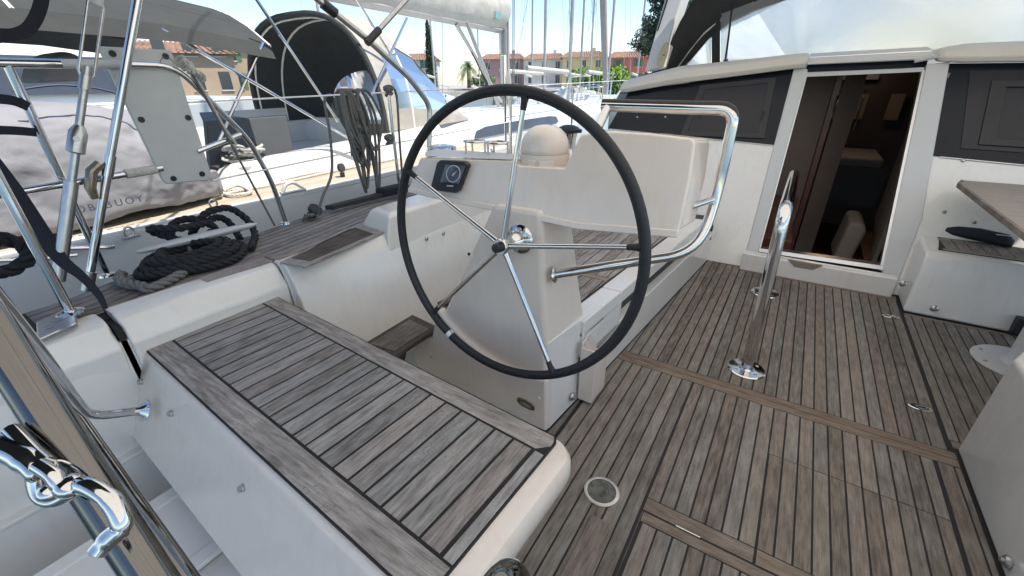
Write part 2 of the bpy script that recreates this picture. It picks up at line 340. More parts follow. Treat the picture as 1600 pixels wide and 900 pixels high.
# ============================================================ cockpit floor
WALL = lambda y: -0.434 - 0.0848*(3.837 - y)          # port bench front / pedestal side, slightly splayed
P0, PITCH, GAP = 0.2338, 0.0522, 0.0070
fb = MB().prism([(WALL(3.84), 3.84, -0.03), (0.84, 3.84, -0.03), (1.95, 3.84, -0.03), (1.95, -1.2, -0.03), (-0.62, -1.2, -0.03), (-0.62, 0.42, -0.03), (-1.3, 0.42, -0.03), (-1.3, 1.30, -0.03), (WALL(1.30), 1.30, -0.03)], (0, 0, 0.0282))
floor = tag(fb.build('cockpit_floor', 'caulk'), kind='structure')
def floor_planks(x0, x1, y0, y1, region=None, m='teak_floor', skip=None):
    k0 = int(math.floor((x0-P0)/PITCH)); k1 = int(math.ceil((x1-P0)/PITCH))
    for k in range(k0, k1):
        a = max(P0+k*PITCH+GAP/2, x0); b = min(P0+(k+1)*PITCH-GAP/2, x1)
        if b-a < 0.006: continue
        poly = [(a, y0), (b, y0), (b, y1), (a, y1)]
        if region: poly = clip(poly, region)
        plank(poly, 0, m, floor)
# forward panel
floor_planks(-0.60, -0.178, 2.066, 3.80, [(WALL(2.066)+0.004, 2.066), (-0.17, 2.066), (-0.17, 3.80), (WALL(3.80)+0.004, 3.80)])
floor_planks(-0.178, 0.8155, 2.066, 3.655)
plank([(-0.178, 3.66), (0.813, 3.66), (0.813, 3.688), (-0.178, 3.688)], 0, 'teak_floor_x', floor)
plank([(-0.178, 3.692), (0.813, 3.692), (0.813, 3.725), (-0.178, 3.725)], 0, 'teak_floor_x', floor)
# the two athwartships strips
plank([(WALL(2.02)+0.004, 2.0195), (0.828, 2.0195), (0.828, 2.062), (WALL(2.06)+0.004, 2.062)], 0, 'teak_strip_dark', floor)
plank([(WALL(1.975)+0.003, 1.972), (0.828, 1.972), (0.828, 2.0165), (WALL(2.015)+0.003, 2.0165)], 0, 'teak_floor_x', floor)
# aft panel: beside the hatch, between hatch and strip, and the hatch itself
floor_planks(-0.655, -0.6155, 1.264, 1.968, [(-0.67, -1.1), (-0.1815, -1.1), (-0.1815, 1.968), (WALL(1.968)+0.004, 1.968), (WALL(1.26)+0.004, 1.26), (-0.67, 1.0)])
floor_planks(-0.61, -0.1815, -1.1, 1.968, [(-0.67, -1.1), (-0.1815, -1.1), (-0.1815, 1.968), (WALL(1.968)+0.004, 1.968), (WALL(1.26)+0.004, 1.26), (-0.67, 1.0)])
floor_planks(-1.3, -0.6155, 0.43, 1.26)
floor_planks(-0.176, 0.181, 1.182, 1.968)
floor_planks(0.185, 0.7435, 1.655, 1.968)
floor_planks(0.187, 0.7435, 1.182, 1.6515)
floor_planks(0.7485, 0.828, 1.182, 1.968)
plank([(-0.176, 1.123), (0.178, 1.123), (0.178, 1.178), (-0.176, 1.178)], 0, 'teak_floor_x', floor)
plank([(0.187, 1.123), (0.826, 1.123), (0.826, 1.178), (0.187, 1.178)], 0, 'teak_floor_x', floor)
plank([(-0.170, 1.075), (0.826, 1.075), (0.826, 1.114), (-0.170, 1.114)], 0, 'teak_floor_x', floor)
P0 += 0.02
floor_planks(-0.170, 0.826, -1.1, 1.070)
P0 -= 0.02
MB().box((-0.1745, 0.55, -0.004), (0.004, 1.13, 0.005)).build('hatch_edge_trim', 'teak_step', floor)
# starboard panel
floor_planks(0.8245, 1.95, 2.15, 3.425)
plank([(0.829, 2.10), (0.90, 2.10), (0.90, 2.145), (0.829, 2.145)], 0, 'teak_floor_x', floor)
plank([(0.829, 3.43), (1.95, 3.43), (1.95, 3.452), (0.829, 3.452)], 0, 'teak_floor_x', floor)

# ============================================================ starboard moulding (helm base), bare white
sb = MB().prism([(0.832, -1.2, 0), (0.836, 2.075, 0), (1.262, 2.91, 0), (1.95, 2.91, 0), (1.95, -1.2, 0)], (0, 0, 0.47))
t = thing('helm_plinth', (1.3, 1.2, 0), 'plain grey white helm plinth rising beside the teak hatch', 'moulding')
sb.build('body', 'gelcoat', t, bevel=0.02, bseg=3)
MB().lathe([(0.02, 0), (0.02, 0.006), (0.015, 0.012), (0.008, 0.013), (0.008, 0.02), (0, 0.021)], (0.832, 1.50, 0.055), (-1, 0, 0), 20).build('drain_knob', 'steel_dull', t, smooth=True)

# ============================================================ port bench
t = thing('cockpit_bench', (-1.0, 2.7, 0), 'white cockpit bench with grey teak seat and long dark slot, behind the pedestal', 'bench')
ZB = 0.432
fy0, fy1 = 1.55, 3.83
body = MB()
def wl(y, d=0.0, z=0.0): return (WALL(y)-d, y, z)
# front face: solid below the slot, a rim above it, a dark channel between
body.prism([wl(fy0), wl(fy1), (-1.78, fy1, 0), (-1.38, 2.75, 0), (-1.0, fy0, 0)], (0, 0, 0.245))
body.build('base', 'gelcoat', t, bevel=0.008)
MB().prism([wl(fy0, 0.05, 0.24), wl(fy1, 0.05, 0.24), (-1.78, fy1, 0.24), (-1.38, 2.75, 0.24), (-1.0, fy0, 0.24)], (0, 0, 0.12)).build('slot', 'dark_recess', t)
MB().prism([wl(fy0, 0, 0.345), wl(1.93, 0, 0.345), (-1.0, 1.93, 0.345), (-1.0, fy0, 0.345)], (0, 0, ZB-0.347)).build('rim_end', 'gelcoat', t, bevel=0.008)
MB().prism([wl(fy0, 0, 0.1), wl(1.96, 0, 0.1), (-0.9, 1.96, 0.1), (-0.9, fy0, 0.1)], (0, 0, 0.27)).build('front_panel', 'gelcoat', t, bevel=0.006)
MB().prism([wl(1.935, 0, 0.35), wl(3.45, 0, 0.35), (-1.78, 3.45, 0.35), (-1.38, 2.75, 0.35), (-1.13, 1.935, 0.35)], (0, 0, ZB-0.35)).build('rim', 'gelcoat', t, bevel=0.012, bseg=3)
MB().prism([wl(3.20, -0.002, 0.20), wl(3.45, -0.002, 0.20), (-1.78, 3.45, 0.20), (-1.78, 3.20, 0.20)], (0, 0, 0.16)).build('slot_end', 'gelcoat', t, bevel=0.01)
cb = MB().prism([wl(1.56, 0.10, ZB-0.006), wl(3.38, 0.10, ZB-0.006), (-1.72, 3.38, ZB-0.006), (-1.36, 2.74, ZB-0.006), (-1.0, 1.56, ZB-0.006)], (0, 0, 0.009)).build('seat_caulking', 'caulk', t)
reg = [(WALL(1.58)-0.108, 1.58), (WALL(3.36)-0.108, 3.36), (-1.60, 3.36), (-1.0, 1.58)]
k = 0
for ya, yb in ((1.58, 1.985), (2.035, 3.36)):
    x = -1.70
    while x < -0.6:
        poly = clip([(x+0.003, ya), (x+0.0585, ya), (x+0.0585, yb), (x+0.003, yb)], reg)
        plank(poly, ZB+0.008, 'teak_deck', t); x += 0.0615
plank(clip([(-1.7, 1.99), (-0.5, 1.99), (-0.5, 2.03), (-1.7, 2.03)], reg), ZB+0.008, 'teak_floor_x', t)
MB().tube(smoothpath([(-0.750, 4.805, 0.159), (-0.720, 4.835, 0.100), (-0.700, 5.044, 0.059), (-0.710, 4.745, 0.145)], 5), 0.012, 8).build('lashing', 'black_rope', t, smooth=True)

# ============================================================ helm pedestal and console
t = thing('helm_console', (-0.9, 1.4, 0), 'cream helm pedestal carrying a wide instrument console', 'helm console')
def col_ring(z, xl, xr, ya, yb): return [(xl, ya, z), (xr, ya, z), (xr+0.03, yb, z), (xl+0.05, yb, z)]
MB().loft([col_ring(0, -1.46, -0.652, 1.288, 1.72), col_ring(0.25, -1.325, -0.668, 1.288, 1.66), col_ring(0.60, -1.132, -0.691, 1.288, 1.56), col_ring(0.985, -0.925, -0.716, 1.288, 1.47)]).build('column', 'gelcoat_cream', t, bevel=0.022, bseg=4)
arc = []
for i in range(13):
    a = R(-77 - i*4.9); arc.append((-0.799+0.612*math.cos(a), 0.878+0.612*math.sin(a)))
pl_poly = [(-1.44, 1.264, 0), (-0.652, 1.264, 0)] + [(x, 1.264, z) for x, z in arc] + [(-1.262, 1.264, 0.40), (-1.30, 1.264, 0.275), (-1.44, 1.264, 0.265)]
MB().prism(pl_poly, (0, 0.05, 0)).build('plinth', 'gelcoat_cream', t, bevel=0.014, bseg=3)
cpts = [(-1.388, 0.983), (-1.344, 1.112), (-0.886, 1.136), (-0.850, 1.121), (-0.668, 1.128), (-0.631, 1.235), (-0.575, 1.247), (-0.515, 1.251), (-0.40, 1.250), (-0.275, 1.243), (-0.262, 1.232), (-0.252, 1.132), (-0.250, 0.985), (-0.576, 0.957), (-0.966, 0.969), (-1.105, 0.971)]
cy = lambda z, o=0.0: 1.30 + o + (z-0.95)*0.35
con = MB().prism([(x, cy(z), z) for x, z in cpts], (0.01, 0.20, -0.02)).build('console', 'gelcoat_cream', t, bevel=0.012, bseg=3)
lip = [(-1.384, 0.97), (-1.105, 0.957), (-0.966, 0.955), (-0.576, 0.941), (-0.249, 0.966), (-0.249, 0.990), (-0.576, 0.964), (-0.966, 0.977), (-1.105, 0.979), (-1.386, 0.990)]
MB().prism([(x, cy(z, -0.006), z) for x, z in lip], (0, 0.03, 0)).build('lip', 'gelcoat_cream', t, bevel=0.005)
MB().prism([(-1.373, 1.421, 1.125), (-0.925, 1.425, 1.135), (-0.887, 1.365, 1.137), (-1.316, 1.359, 1.119)], (0, 0.07, 0.004)).build('tray', 'alloy_paint', t, bevel=0.003)
MB().lathe([(0.056, 0), (0.056, 0.006), (0.048, 0.014), (0.034, 0.018), (0.030, 0.05), (0.022, 0.06), (0.018, 0.10), (0, 0.10)], (-0.799, 1.288, 0.868), (0, -0.9968, 0.08), 28).build('shaft_flange', 'steel', t, smooth=True)
for a in range(6):
    c = V((-0.799+0.043*math.cos(a*1.047+.4), 1.272, 0.869+0.043*math.sin(a*1.047+.4))); screw(t, c, (0, -1, 0.08), 0.006)
# display
d0 = MB().prism([(-1.209, 1.354, 1.115), (-1.087, 1.355, 1.120), (-1.063, 1.351, 1.108), (-1.091, 1.318, 1.013), (-1.106, 1.314, 1.002), (-1.221, 1.313, 0.999), (-1.240, 1.317, 1.010), (-1.224, 1.350, 1.104)], (0, -0.022, 0.0)).build('display', 'black_plastic', t, bevel=0.004)
MB().prism([(-1.172, 1.325, 1.102), (-1.072, 1.326, 1.106), (-1.090, 1.303, 1.039), (-1.189, 1.302, 1.036)], (0, -0.003, 0)).build('screen', 'screen', d0)
ring = [(-1.125, 1.310, 1.072)]
cc = V(ring[0]); MB().tube([cc + V((0.034*math.cos(a*math.pi/14), 0.0105*math.sin(a*math.pi/14), 0.030*math.sin(a*math.pi/14))) for a in range(28)], 0.0022, 6, closed=True).build('dial', 'print_pale', d0)
MB().prism([(-1.131, 1.309, 1.069), (-1.106, 1.315, 1.087), (-1.123, 1.306, 1.062)], (0, -0.002, 0)).build('needle', 'print_pale', d0)
MB().prism([(-1.150, 1.299, 1.028), (-1.117, 1.300, 1.029), (-1.120, 1.298, 1.024), (-1.153, 1.298, 1.023)], (0, -0.002, 0)).build('lettering', 'print_pale', d0)
# fittings on the pedestal
oc = V((-0.755, 1.262, 0.118))
ov = [(oc.x + 0.045*math.copysign(abs(math.cos(a))**0.6, math.cos(a)), 1.262, oc.z - 0.012*math.cos(a)*0.5 + 0.020*math.copysign(abs(math.sin(a))**0.8, math.sin(a))) for a in [i*math.pi/12 for i in range(24)]]
o1 = MB().prism(ov, (0, -0.006, 0)).build('light_plate', 'bronze', t, bevel=0.002)
MB().prism([(oc.x+(x-oc.x)*0.6, 1.2555, oc.z+(z-oc.z)*0.45) for x, y, z in ov], (0, -0.002, 0)).build('lens', 'upholstery', o1)
screw(t, (-0.692, 1.262, 0.178), (0, -1, 0), 0.007, 'gelcoat')
screw(t, (-1.31, 1.262, 0.16), (0, -1, 0), 0.006); screw(t, (-1.41, 1.262, 0.19), (0, -1, 0), 0.005)
MB().lathe([(0.021, 0), (0.021, 0.004), (0.016, 0.010), (0.009, 0.011), (0.009, 0.016), (0, 0.017)], (WALL(1.476)+0.002, 1.476, 0.06), (1, -0.08, 0), 20).build('drain_knob', 'steel_dull', t, smooth=True)
# side skin of the pedestal foot, level with the bench front
MB().prism([(WALL(1.29)-0.002, 1.29, 0), (WALL(1.95)-0.002, 1.95, 0), (WALL(1.95)-0.002, 1.95, 0.42), (WALL(1.58)-0.012, 1.58, 0.44), (WALL(1.30)-0.028, 1.30, 0.44)], (-0.05, 0, 0)).build('side_panel', 'gelcoat', t, bevel=0.006)
# winch handle pocket on the side
px0 = WALL(1.6)
pk = thing('handle_pocket', (px0, 1.62, 0), 'small white open-topped winch handle pocket on the pedestal side', 'pocket')
MB().prism([(px0+0.000, 1.525, 0.02), (px0+0.000, 1.70, 0.0), (px0+0.004, 1.70, 0.235), (px0+0.001, 1.60, 0.35), (px0, 1.525, 0.335)], (0.006, 0, 0)).build('back_plate', 'gelcoat_cream', pk, bevel=0.002)
MB().prism([(px0+0.07, 1.530, 0.02), (px0+0.07, 1.69, 0.0), (px0+0.07, 1.69, 0.21), (px0+0.07, 1.665, 0.235), (px0+0.07, 1.60, 0.215), (px0+0.07, 1.565, 0.25), (px0+0.07, 1.530, 0.285)], (-0.007, 0, 0)).build('front', 'gelcoat_cream', pk, bevel=0.003)
MB().box((px0+0.036, 1.533, 0.16), (0.066, 0.007, 0.29)).box((px0+0.036, 1.688, 0.11), (0.066, 0.007, 0.21)).box((px0+0.036, 1.61, 0.014), (0.062, 0.15, 0.01)).build('sides', 'gelcoat_cream', pk)
screw(pk, (px0+0.008, 1.55, 0.315), (1, 0, 0), 0.004); screw(pk, (px0+0.008, 1.585, 0.325), (1, 0, 0), 0.004)

# ============================================================ compass, cup holders, guard rail
t = thing('compass', (-0.785, 1.43, 1.10), 'cream domed steering compass with ringed base on top of the console', 'compass')
MB().lathe([(0.094, 0), (0.097, 0.004), (0.097, 0.012), (0.093, 0.014)], (-0.808, 1.478, 1.092), (0, 0, 1), 36).build('gasket', 'caulk', t, smooth=True)
MB().lathe([(0.094, 0), (0.096, 0.03), (0.095, 0.048), (0.092, 0.050)], (-0.808, 1.478, 1.106), (0, 0, 1), 36).build('base_ring', 'gelcoat_cream', t, smooth=True)
MB().lathe([(0.091, 0), (0.094, 0.004), (0.093, 0.018), (0.088, 0.042), (0.077, 0.065), (0.060, 0.082), (0.038, 0.093), (0.015, 0.097), (0, 0.0975)], (-0.808, 1.478, 1.156), (0, 0, 1), 36).build('hood', 'gelcoat_cream', t, smooth=True, sharp=60)
MB().box((-0.752, 1.390, 1.128), (0.055, 0.010, 0.026), R(28)).box((-0.808, 1.381, 1.128), (0.03, 0.008, 0.022)).build('latch', 'gelcoat_cream', t, bevel=0.002)
t = thing('cup_holder', (-1.1, 1.47, 1.13), 'pair of polished steel ring cup holders on thin legs behind the console', 'cup holder')
for cx, cyy in ((-1.135, 1.47), (-1.03, 1.48)):
    MB().tube([(cx+0.046*math.cos(a*math.pi/16), cyy+0.04*math.sin(a*math.pi/16), 1.178) for a in range(32)], 0.0045, 8, closed=True).build('ring', 'steel', t, smooth=True)
    for a in (0.3, 2.4, 4.3): MB().cyl((cx+0.046*math.cos(a), cyy+0.04*math.sin(a), 1.115), (cx+0.046*math.cos(a), cyy+0.04*math.sin(a), 1.178), 0.004, 8).build('leg', 'steel', t, smooth=True)
t = thing('guard_rail', (-0.4, 1.5, 0.73), 'bent stainless guard rail wrapped round the console, black grip on its top bar', 'grab rail')
gp = [(-0.668, 1.335, 0.735), (-0.62, 1.345, 0.752), (-0.215, 1.500, 0.862), (-0.200, 1.600, 1.03), (-0.196, 1.60, 1.312), (-0.30, 1.60, 1.311), (-0.640, 1.60, 1.314)]
pth = fillet(gp, 0.10, 8)
MB().tube(pth, 0.0175, 18).build('tube', 'steel', t, smooth=True)
MB().lathe([(0.032, 0), (0.032, 0.004), (0.026, 0.008), (0.016, 0.010), (0, 0.010)], (-0.676, 1.332, 0.733), (0.96, 0.18, 0.2), 24).build('flange', 'steel', t, smooth=True)
MB().cyl((-0.25, 1.445, 1.03), (-0.198, 1.600, 1.03), 0.010, 12).build('stub', 'steel', t, smooth=True)
MB().cyl((-0.617, 1.60, 1.314), (-0.625, 1.47, 1.19), 0.016, 16).build('post', 'steel', t, smooth=True)
MB().tube([p + V((0, 0.004, 0.008)) for p in pth if p.z > 1.23], 0.0172, 14).build('grip', 'leather', t, smooth=True)

# ============================================================ steering wheel
WC = V((-0.799, 1.169, 0.878)); WU = V((1, 0, 0)); WV = V((0, 0.08, 0.9968)); WN = V((0, -0.9968, 0.08))
t = thing('steering_wheel', (-0.799, 1.169, 0.38), 'large black leather rimmed steering wheel with five polished spokes', 'steering wheel')
def wp(a, r, o=0.0): return WC + WU*(r*math.cos(a)) + WV*(r*math.sin(a)) + WN*o
MB().tube([wp(i*math.pi/48, 0.5) for i in range(96)], 0.0168, 16, closed=True).build('rim', 'leather', t, smooth=True)
MB().tube([wp(i*math.pi/96, 0.4835, 0.003) for i in range(192)], 0.0018, 5, closed=True).build('stitching', 'caulk', t)
for k in range(5):
    a = R(10.1 + 72*k)
    s1 = MB().tube([wp(a, 0.022), wp(a, 0.06), wp(a, 0.15), wp(a, 0.455)], [0.0125, 0.0105, 0.0092, 0.0082], 14).build('spoke', 'steel', t, smooth=True)
    MB().tube([wp(a, 0.447), wp(a, 0.47), wp(a, 0.49)], [0.0095, 0.0105, 0.015], 12).build('ferrule', 'leather', s1, smooth=True)
h = MB().lathe([(0.012, -0.045), (0.026, -0.04), (0.030, -0.02), (0.030, 0.018), (0.027, 0.024), (0, 0.024)], WC, WN, 28).build('hub', 'steel', t, smooth=True)
MB().lathe([(0.018, 0.024), (0.018, 0.040), (0.0165, 0.046), (0, 0.047)], WC, WN, 10).build('cap', 'black_plastic', h, smooth=True, sharp=50)
MB().tube([wp(R(-121.6 + i*0.55), 0.5) for i in range(5)], 0.0173, 16).build('tape_mark', 'tape', t, smooth=True)

# ============================================================ helm seat
ANG = R(-3.1); SX, SY, SZ = -0.39, 0.775, 0.50          # seat's starboard forward corner of the teak, turned with the hull side
ca, sa_ = math.cos(ANG), math.sin(ANG)
def st(u, v, z=0.5):                                      # u to port from the corner, v aft of the forward edge
    x, y = -u, -v; return (SX + x*ca - y*sa_, SY + x*sa_ + y*ca, z)
def st2(u, v): return st(u, v)[:2]
LEN, WID = 1.515, 0.488
t = thing('helm_bench', (-1.1, 0.6, 0.18), 'long white helm bench topped with weathered grey teak slats', 'seat')
def rc(u0, u1, v0, v1, r, z, n=6, rp=0.002):
    """outline, rounded at the two free (starboard) corners"""
    out = []
    for (cu, cv, a0, rr) in ((u0+r, v0+r, 180, r), (u1-rp, v0+rp, 270, rp), (u1-rp, v1-rp, 0, rp), (u0+r, v1-r, 90, r)):
        for i in range(n+1):
            a = R(a0 + 90*i/n); out.append(st(cu+rr*math.cos(a), cv+rr*math.sin(a), z))
    return out
def shell(z, du, dv0, dv1): return rc(-0.072+du, LEN+0.02, -0.048+dv0, WID+0.0+dv1, 0.065, z)
MB().loft([shell(0.19, 0.42, 0.05, 0.135), shell(0.30, 0.20, 0.03, 0.085), shell(0.365, 0.05, 0.012, 0.058), shell(0.385, 0.012, 0.004, 0.048), shell(0.43, 0.0, 0.0, 0.028), shell(0.475, 0.002, 0.002, 0.014), shell(0.490, 0.010, 0.008, 0.006), shell(0.495, 0.024, 0.022, -0.004)]).build('body', 'gelcoat_cream', t, smooth=True, sharp=40)
MB().prism(rc(-0.012, LEN, -0.036, WID-0.006, 0.022, 0.4905, n=5), (0, 0, 0.0137)).build('caulking_bed', 'caulk', t)
def slat(u0, u1, v0, v1, m): plank([st2(u0, v0), st2(u1, v0), st2(u1, v1), st2(u0, v1)], 0.506, m, t, 'slat', 0.010)
fwd_margin = [st2(LEN, -0.032), st2(LEN, 0.034)] + [st2(0.022, 0.034)] + [st2(0.008 - 0.016*math.sin(R(a)), 0.004 - 0.036*math.cos(R(a))) for a in (90, 65, 40, 15)]
plank(fwd_margin, 0.506, 'teak_seat_x', t, 'margin_slat', 0.010)
plank([st2(-0.008, 0.40), st2(LEN, 0.40), st2(LEN, WID-0.010), st2(-0.008, WID-0.010)], 0.506, 'teak_seat_x', t, 'margin_slat', 0.010)
slat(-0.008, 0.018, 0.042, 0.393, 'teak_seat')
u = 0.026; n = 23; pw = (LEN-0.006-u)/n
for i in range(n): slat(u+i*pw+0.0045, u+(i+1)*pw-0.0045, 0.043, 0.391, 'teak_seat')
for q in ((0.66, 'a'), (1.17, 'a'), (1.463, 'b')):
    u_ = q[0]; zz = 0.395; p = V(st(u_, WID+0.042, zz)); nn = V((0.05, -0.92, 0.35)).normalized()
    MB().lathe([(0.011, -0.01), (0.011, 0.007), (0.0085, 0.009), (0.0085, 0.014), (0, 0.0145)], p, nn, 16).build('stud', 'steel_dull', t, smooth=True)
for u_ in (0.25, 0.86):
    MB().lathe([(0.008, -0.01), (0.008, 0.008), (0, 0.010)], st(u_, -0.05, 0.44), (0, 1, 0.1), 12).build('stud', 'steel_dull', t, smooth=True)

# ============================================================ teak step beside the pedestal
t = thing('foot_step', (-1.6, 1.2, 0.0), 'small brown teak step on brackets between coaming and pedestal', 'step')
q0, q1, q2, q3 = V((-1.495, 0.989, 0.285)), V((-1.502, 1.346, 0.285)), V((-1.296, 1.324, 0.285)), V((-1.300, 1.011, 0.285))
MB().prism([q0, q1, q2, q3], (0, 0, 0.022)).build('tread', 'teak_step', t, bevel=0.004)
qc = (q0+q1+q2+q3)/4
MB().prism([qc+(q-qc)*0.72+V((0, 0, 0.021)) for q in (q0, q1, q2, q3)], (0, 0, 0.004)).build('inlay', 'teak_floor', t)
for f_ in (0.12, 0.8):
    e_ = q2*(1-f_)+q3*f_; MB().prism([e_+V((-0.03, 0.0, 0)), e_+V((-0.01, 0.04, 0)), e_+V((-0.04, 0.04, -0.08))], (-0.03, -0.02, 0)).build('bracket', 'teak_step', t)

# ============================================================ port coaming and side deck
t = thing('coaming', (-2.0, 0.9, 0.0), 'white port coaming with sloping top edge beside the long seat', 'coaming')
def cring(y, xi, zt, xb, zb=0.0): return [(xb, y, zb), (xb, y, 0.44), (xi+0.035, y, zt-0.10), (xi-0.02, y, zt-0.012), (xi-0.05, y, zt), (-2.045, y, zt), (-2.045, y, zb)]
MB().loft([cring(0.345, -1.915, 0.652, -1.885), cring(0.6, -1.917, 0.650, -1.885), cring(0.93, -1.92, 0.640, -1.885), cring(0.955, -1.92, 0.640, -1.885)]).build('seat_side', 'gelcoat', t, bevel=0.010, bseg=3)
def fring(y, xi, xb, zt=0.640): return [(xb, y, 0.0), (xi, y, 0.545), (xi-0.008, y, 0.562), (xi-0.040, y, zt-0.010), (xi-0.052, y, zt), (-2.045, y, zt), (-2.045, y, 0.0)]
MB().loft([fring(0.963, -1.845, -1.72), fring(1.2, -1.825, -1.70), fring(1.5, -1.805, -1.68), fring(1.9, -1.79, -1.67), fring(2.6, -1.78, -1.66), fring(3.8, -1.78, -1.66)]).build('forward_side', 'gelcoat', t, bevel=0.008, bseg=3)
MB().tube(fillet([(-1.955, 0.959, 0.644), (-1.92, 0.959, 0.632), (-1.872, 0.959, 0.52), (-1.872, 0.959, 0.30)], 0.04, 5), 0.009, 10).build('gasket', 'gelcoat_grey', t, smooth=True)
# winch island
MB().loft([[(-1.800, 1.50, 0.50), (-1.772, 3.3, 0.50), (-2.09, 3.3, 0.50), (-2.09, 1.56, 0.50)], [(-1.812, 1.525, 0.64), (-1.778, 3.3, 0.64), (-2.088, 3.3, 0.64), (-2.085, 1.567, 0.64)], [(-1.818, 1.552, 0.728), (-1.79, 3.3, 0.728), (-2.06, 3.3, 0.728), (-2.03, 1.60, 0.728)], [(-1.845, 1.585, 0.745), (-1.815, 3.28, 0.745), (-2.035, 3.28, 0.745), (-2.00, 1.625, 0.745)]]).build('winch_island', 'gelcoat', t, bevel=0.012, bseg=3)
for q in ((-1.785, 1.792, 0.538), (-1.780, 1.939, 0.530)):
    MB().lathe([(0.011, -0.03), (0.011, 0.003), (0.006, 0.005), (0, 0.005)], q, (1, -0.05, 0.1), 16).build('snap_stud', 'steel_dull', t, smooth=True)
MB().lathe([(0.010, -0.03), (0.010, 0.004), (0, 0.005)], (-1.735, 2.128, 0.336), (1, 0, 0), 14).build('snap_stud', 'black_plastic', t, smooth=True)
MB().prism([(-1.804, 1.760, 0.120), (-1.804, 2.131, 0.120), (-1.600, 1.824, 0.120), (-1.667, 1.742, 0.120)], (0, 0, 0.02)).build('teak_edge', 'teak_step', t)
# aft block
t = thing('coaming_block', (-2.0, 0.1, 0.0), 'white aft coaming block across a black gap from the seat coaming', 'coaming')
MB().loft([cring(-1.0, -1.93, 0.652, -1.93, -0.2), cring(0.10, -1.92, 0.650, -1.92, -0.2), cring(0.318, -1.915, 0.648, -1.90, -0.2)]).build('body', 'gelcoat', t, bevel=0.012, bseg=3)
MB().box((-2.0, 0.331, 0.32), (0.2, 0.018, 0.60)).build('gap_shade', 'caulk', t)  # black filler painting the darkness inside the open gap
MB().prism([(-2.061, 0.172, 0.652), (-2.121, 0.273, 0.652), (-2.031, 0.268, 0.652), (-1.939, 0.248, 0.652), (-1.902, 0.141, 0.652)], (0, 0, 0.022)).build('rail_plate', 'alloy', t, bevel=0.006)
for q in ((-1.974, 0.186, 0.675), (-1.924, 0.217, 0.675), (-2.018, 0.219, 0.675)):
    MB().lathe([(0.014, 0), (0.010, 0.002), (0, 0.001)], q, (0, 0, 1), 14).build('bolt', 'steel_dull', t, smooth=True)

OUT = [(-2.27, -0.6), (-2.30, 0.0), (-2.33, 0.30), (-2.415, 0.55), (-2.495, 1.15), (-2.56, 1.5), (-2.66, 2.0), (-2.735, 2.485), (-2.80, 3.2), (-2.84, 4.2)]
def outx(y):
    for (xa, ya), (xb, yb) in zip(OUT, OUT[1:]):
        if ya <= y <= yb: return xa+(xb-xa)*(y-ya)/(yb-ya)
    return OUT[-1][0] if y > 0 else OUT[0][0]
dk = MB().prism([(x, y, 0.57) for x, y in OUT] + [(-2.0, 4.2, 0.57), (-2.0, -0.6, 0.57)], (0, 0, 0.0583)).build('side_deck', 'caulk')
tag(dk, kind='structure')
ys = [0.33, 0.6, 0.9, 1.2, 1.5, 1.8, 2.1, 2.5, 3.0, 3.6, 4.2]
for i in range(9):
    for (ya, yb) in ((0.18, 1.0), (1.0, 2.2), (2.2, 4.2)):
        seg = [ya + (yb-ya)*k/4 for k in range(5)]; o0, o1 = 0.012+i*0.052, 0.012+i*0.052+0.043
        left = [(outx(y)+o0, y) for y in seg]; right = [(outx(y)+o1, y) for y in seg]
        lim = -2.064
        right = [(min(x, lim), y) for x, y in right]; left = [(min(x, lim), y) for x, y in left]
        poly = right + left[::-1]
        if area(poly) > 0.004: MB().prism([(x, y, 0.618) for x, y in poly], (0, 0, 0.012)).build('plank', 'teak_deck', dk)
for ya, yb in ((0.345, 0.955), (0.963, 1.47), (1.7, 3.3)):
    MB().prism([(-2.056, ya, 0.640), (-2.056, yb, 0.640), (-1.972, yb, 0.640), (-1.972, ya, 0.640)], (0, 0, 0.008)).build('margin_plank', 'teak_deck', dk)
MB().prism([(-2.14, 0.19, 0.632), (-2.03, 0.19, 0.632), (-2.0, 0.30, 0.632), (-2.10, 0.315, 0.632)], (0, 0, 0.016)).build('corner_plank', 'teak_deck', dk)
MB().prism([(-2.31, 0.10, 0.61), (-2.16, 0.12, 0.61), (-2.14, 0.185, 0.61), (-2.31, 0.19, 0.61)], (0, 0, 0.016)).build('corner_plank', 'teak_step', dk)
# bevelled teak tread on the coaming ahead of the seat
t = thing('coaming_tread', (-1.92, 1.25, 0.63), 'dark teak tread with pale mitred border on the coaming top', 'tread')
A, B_, C_, D_ = (-1.922, 0.958, 0.641), (-1.784, 0.988, 0.641), (-1.853, 1.523, 0.641), (-2.081, 1.550, 0.641)
A, B_, C_, D_ = V(A), V(B_), V(C_), V(D_)
MB().prism([A, B_, C_, D_], (0, 0, 0.007)).build('border', 'teak_seat', t, bevel=0.003)
ctr = (A+B_+C_+D_)/4
MB().prism([ctr+(p-ctr)*0.80+V((0, 0, 0.005)) for p in (A, B_, C_, D_)], (0, 0, 0.004)).build('panel', 'teak_step', t)
MB().tube([B_+V((0.0, 0, 0.0)), C_+V((0.0, 0, 0.0))], 0.007, 8).build('nosing', 'teak_deck', t, smooth=True)

# hull of this boat below the deck edge
hl = MB()
hl.loft([[(x, y, 0.565) for x, y in OUT] + [(-1.9, 4.2, 0.565), (-1.9, -0.6, 0.565)], [(x+0.10, y, -1.1) for x, y in OUT] + [(-1.9, 4.2, -1.1), (-1.9, -0.6, -1.1)]])
tag(hl.build('hull_side', 'gelcoat'), kind='structure')

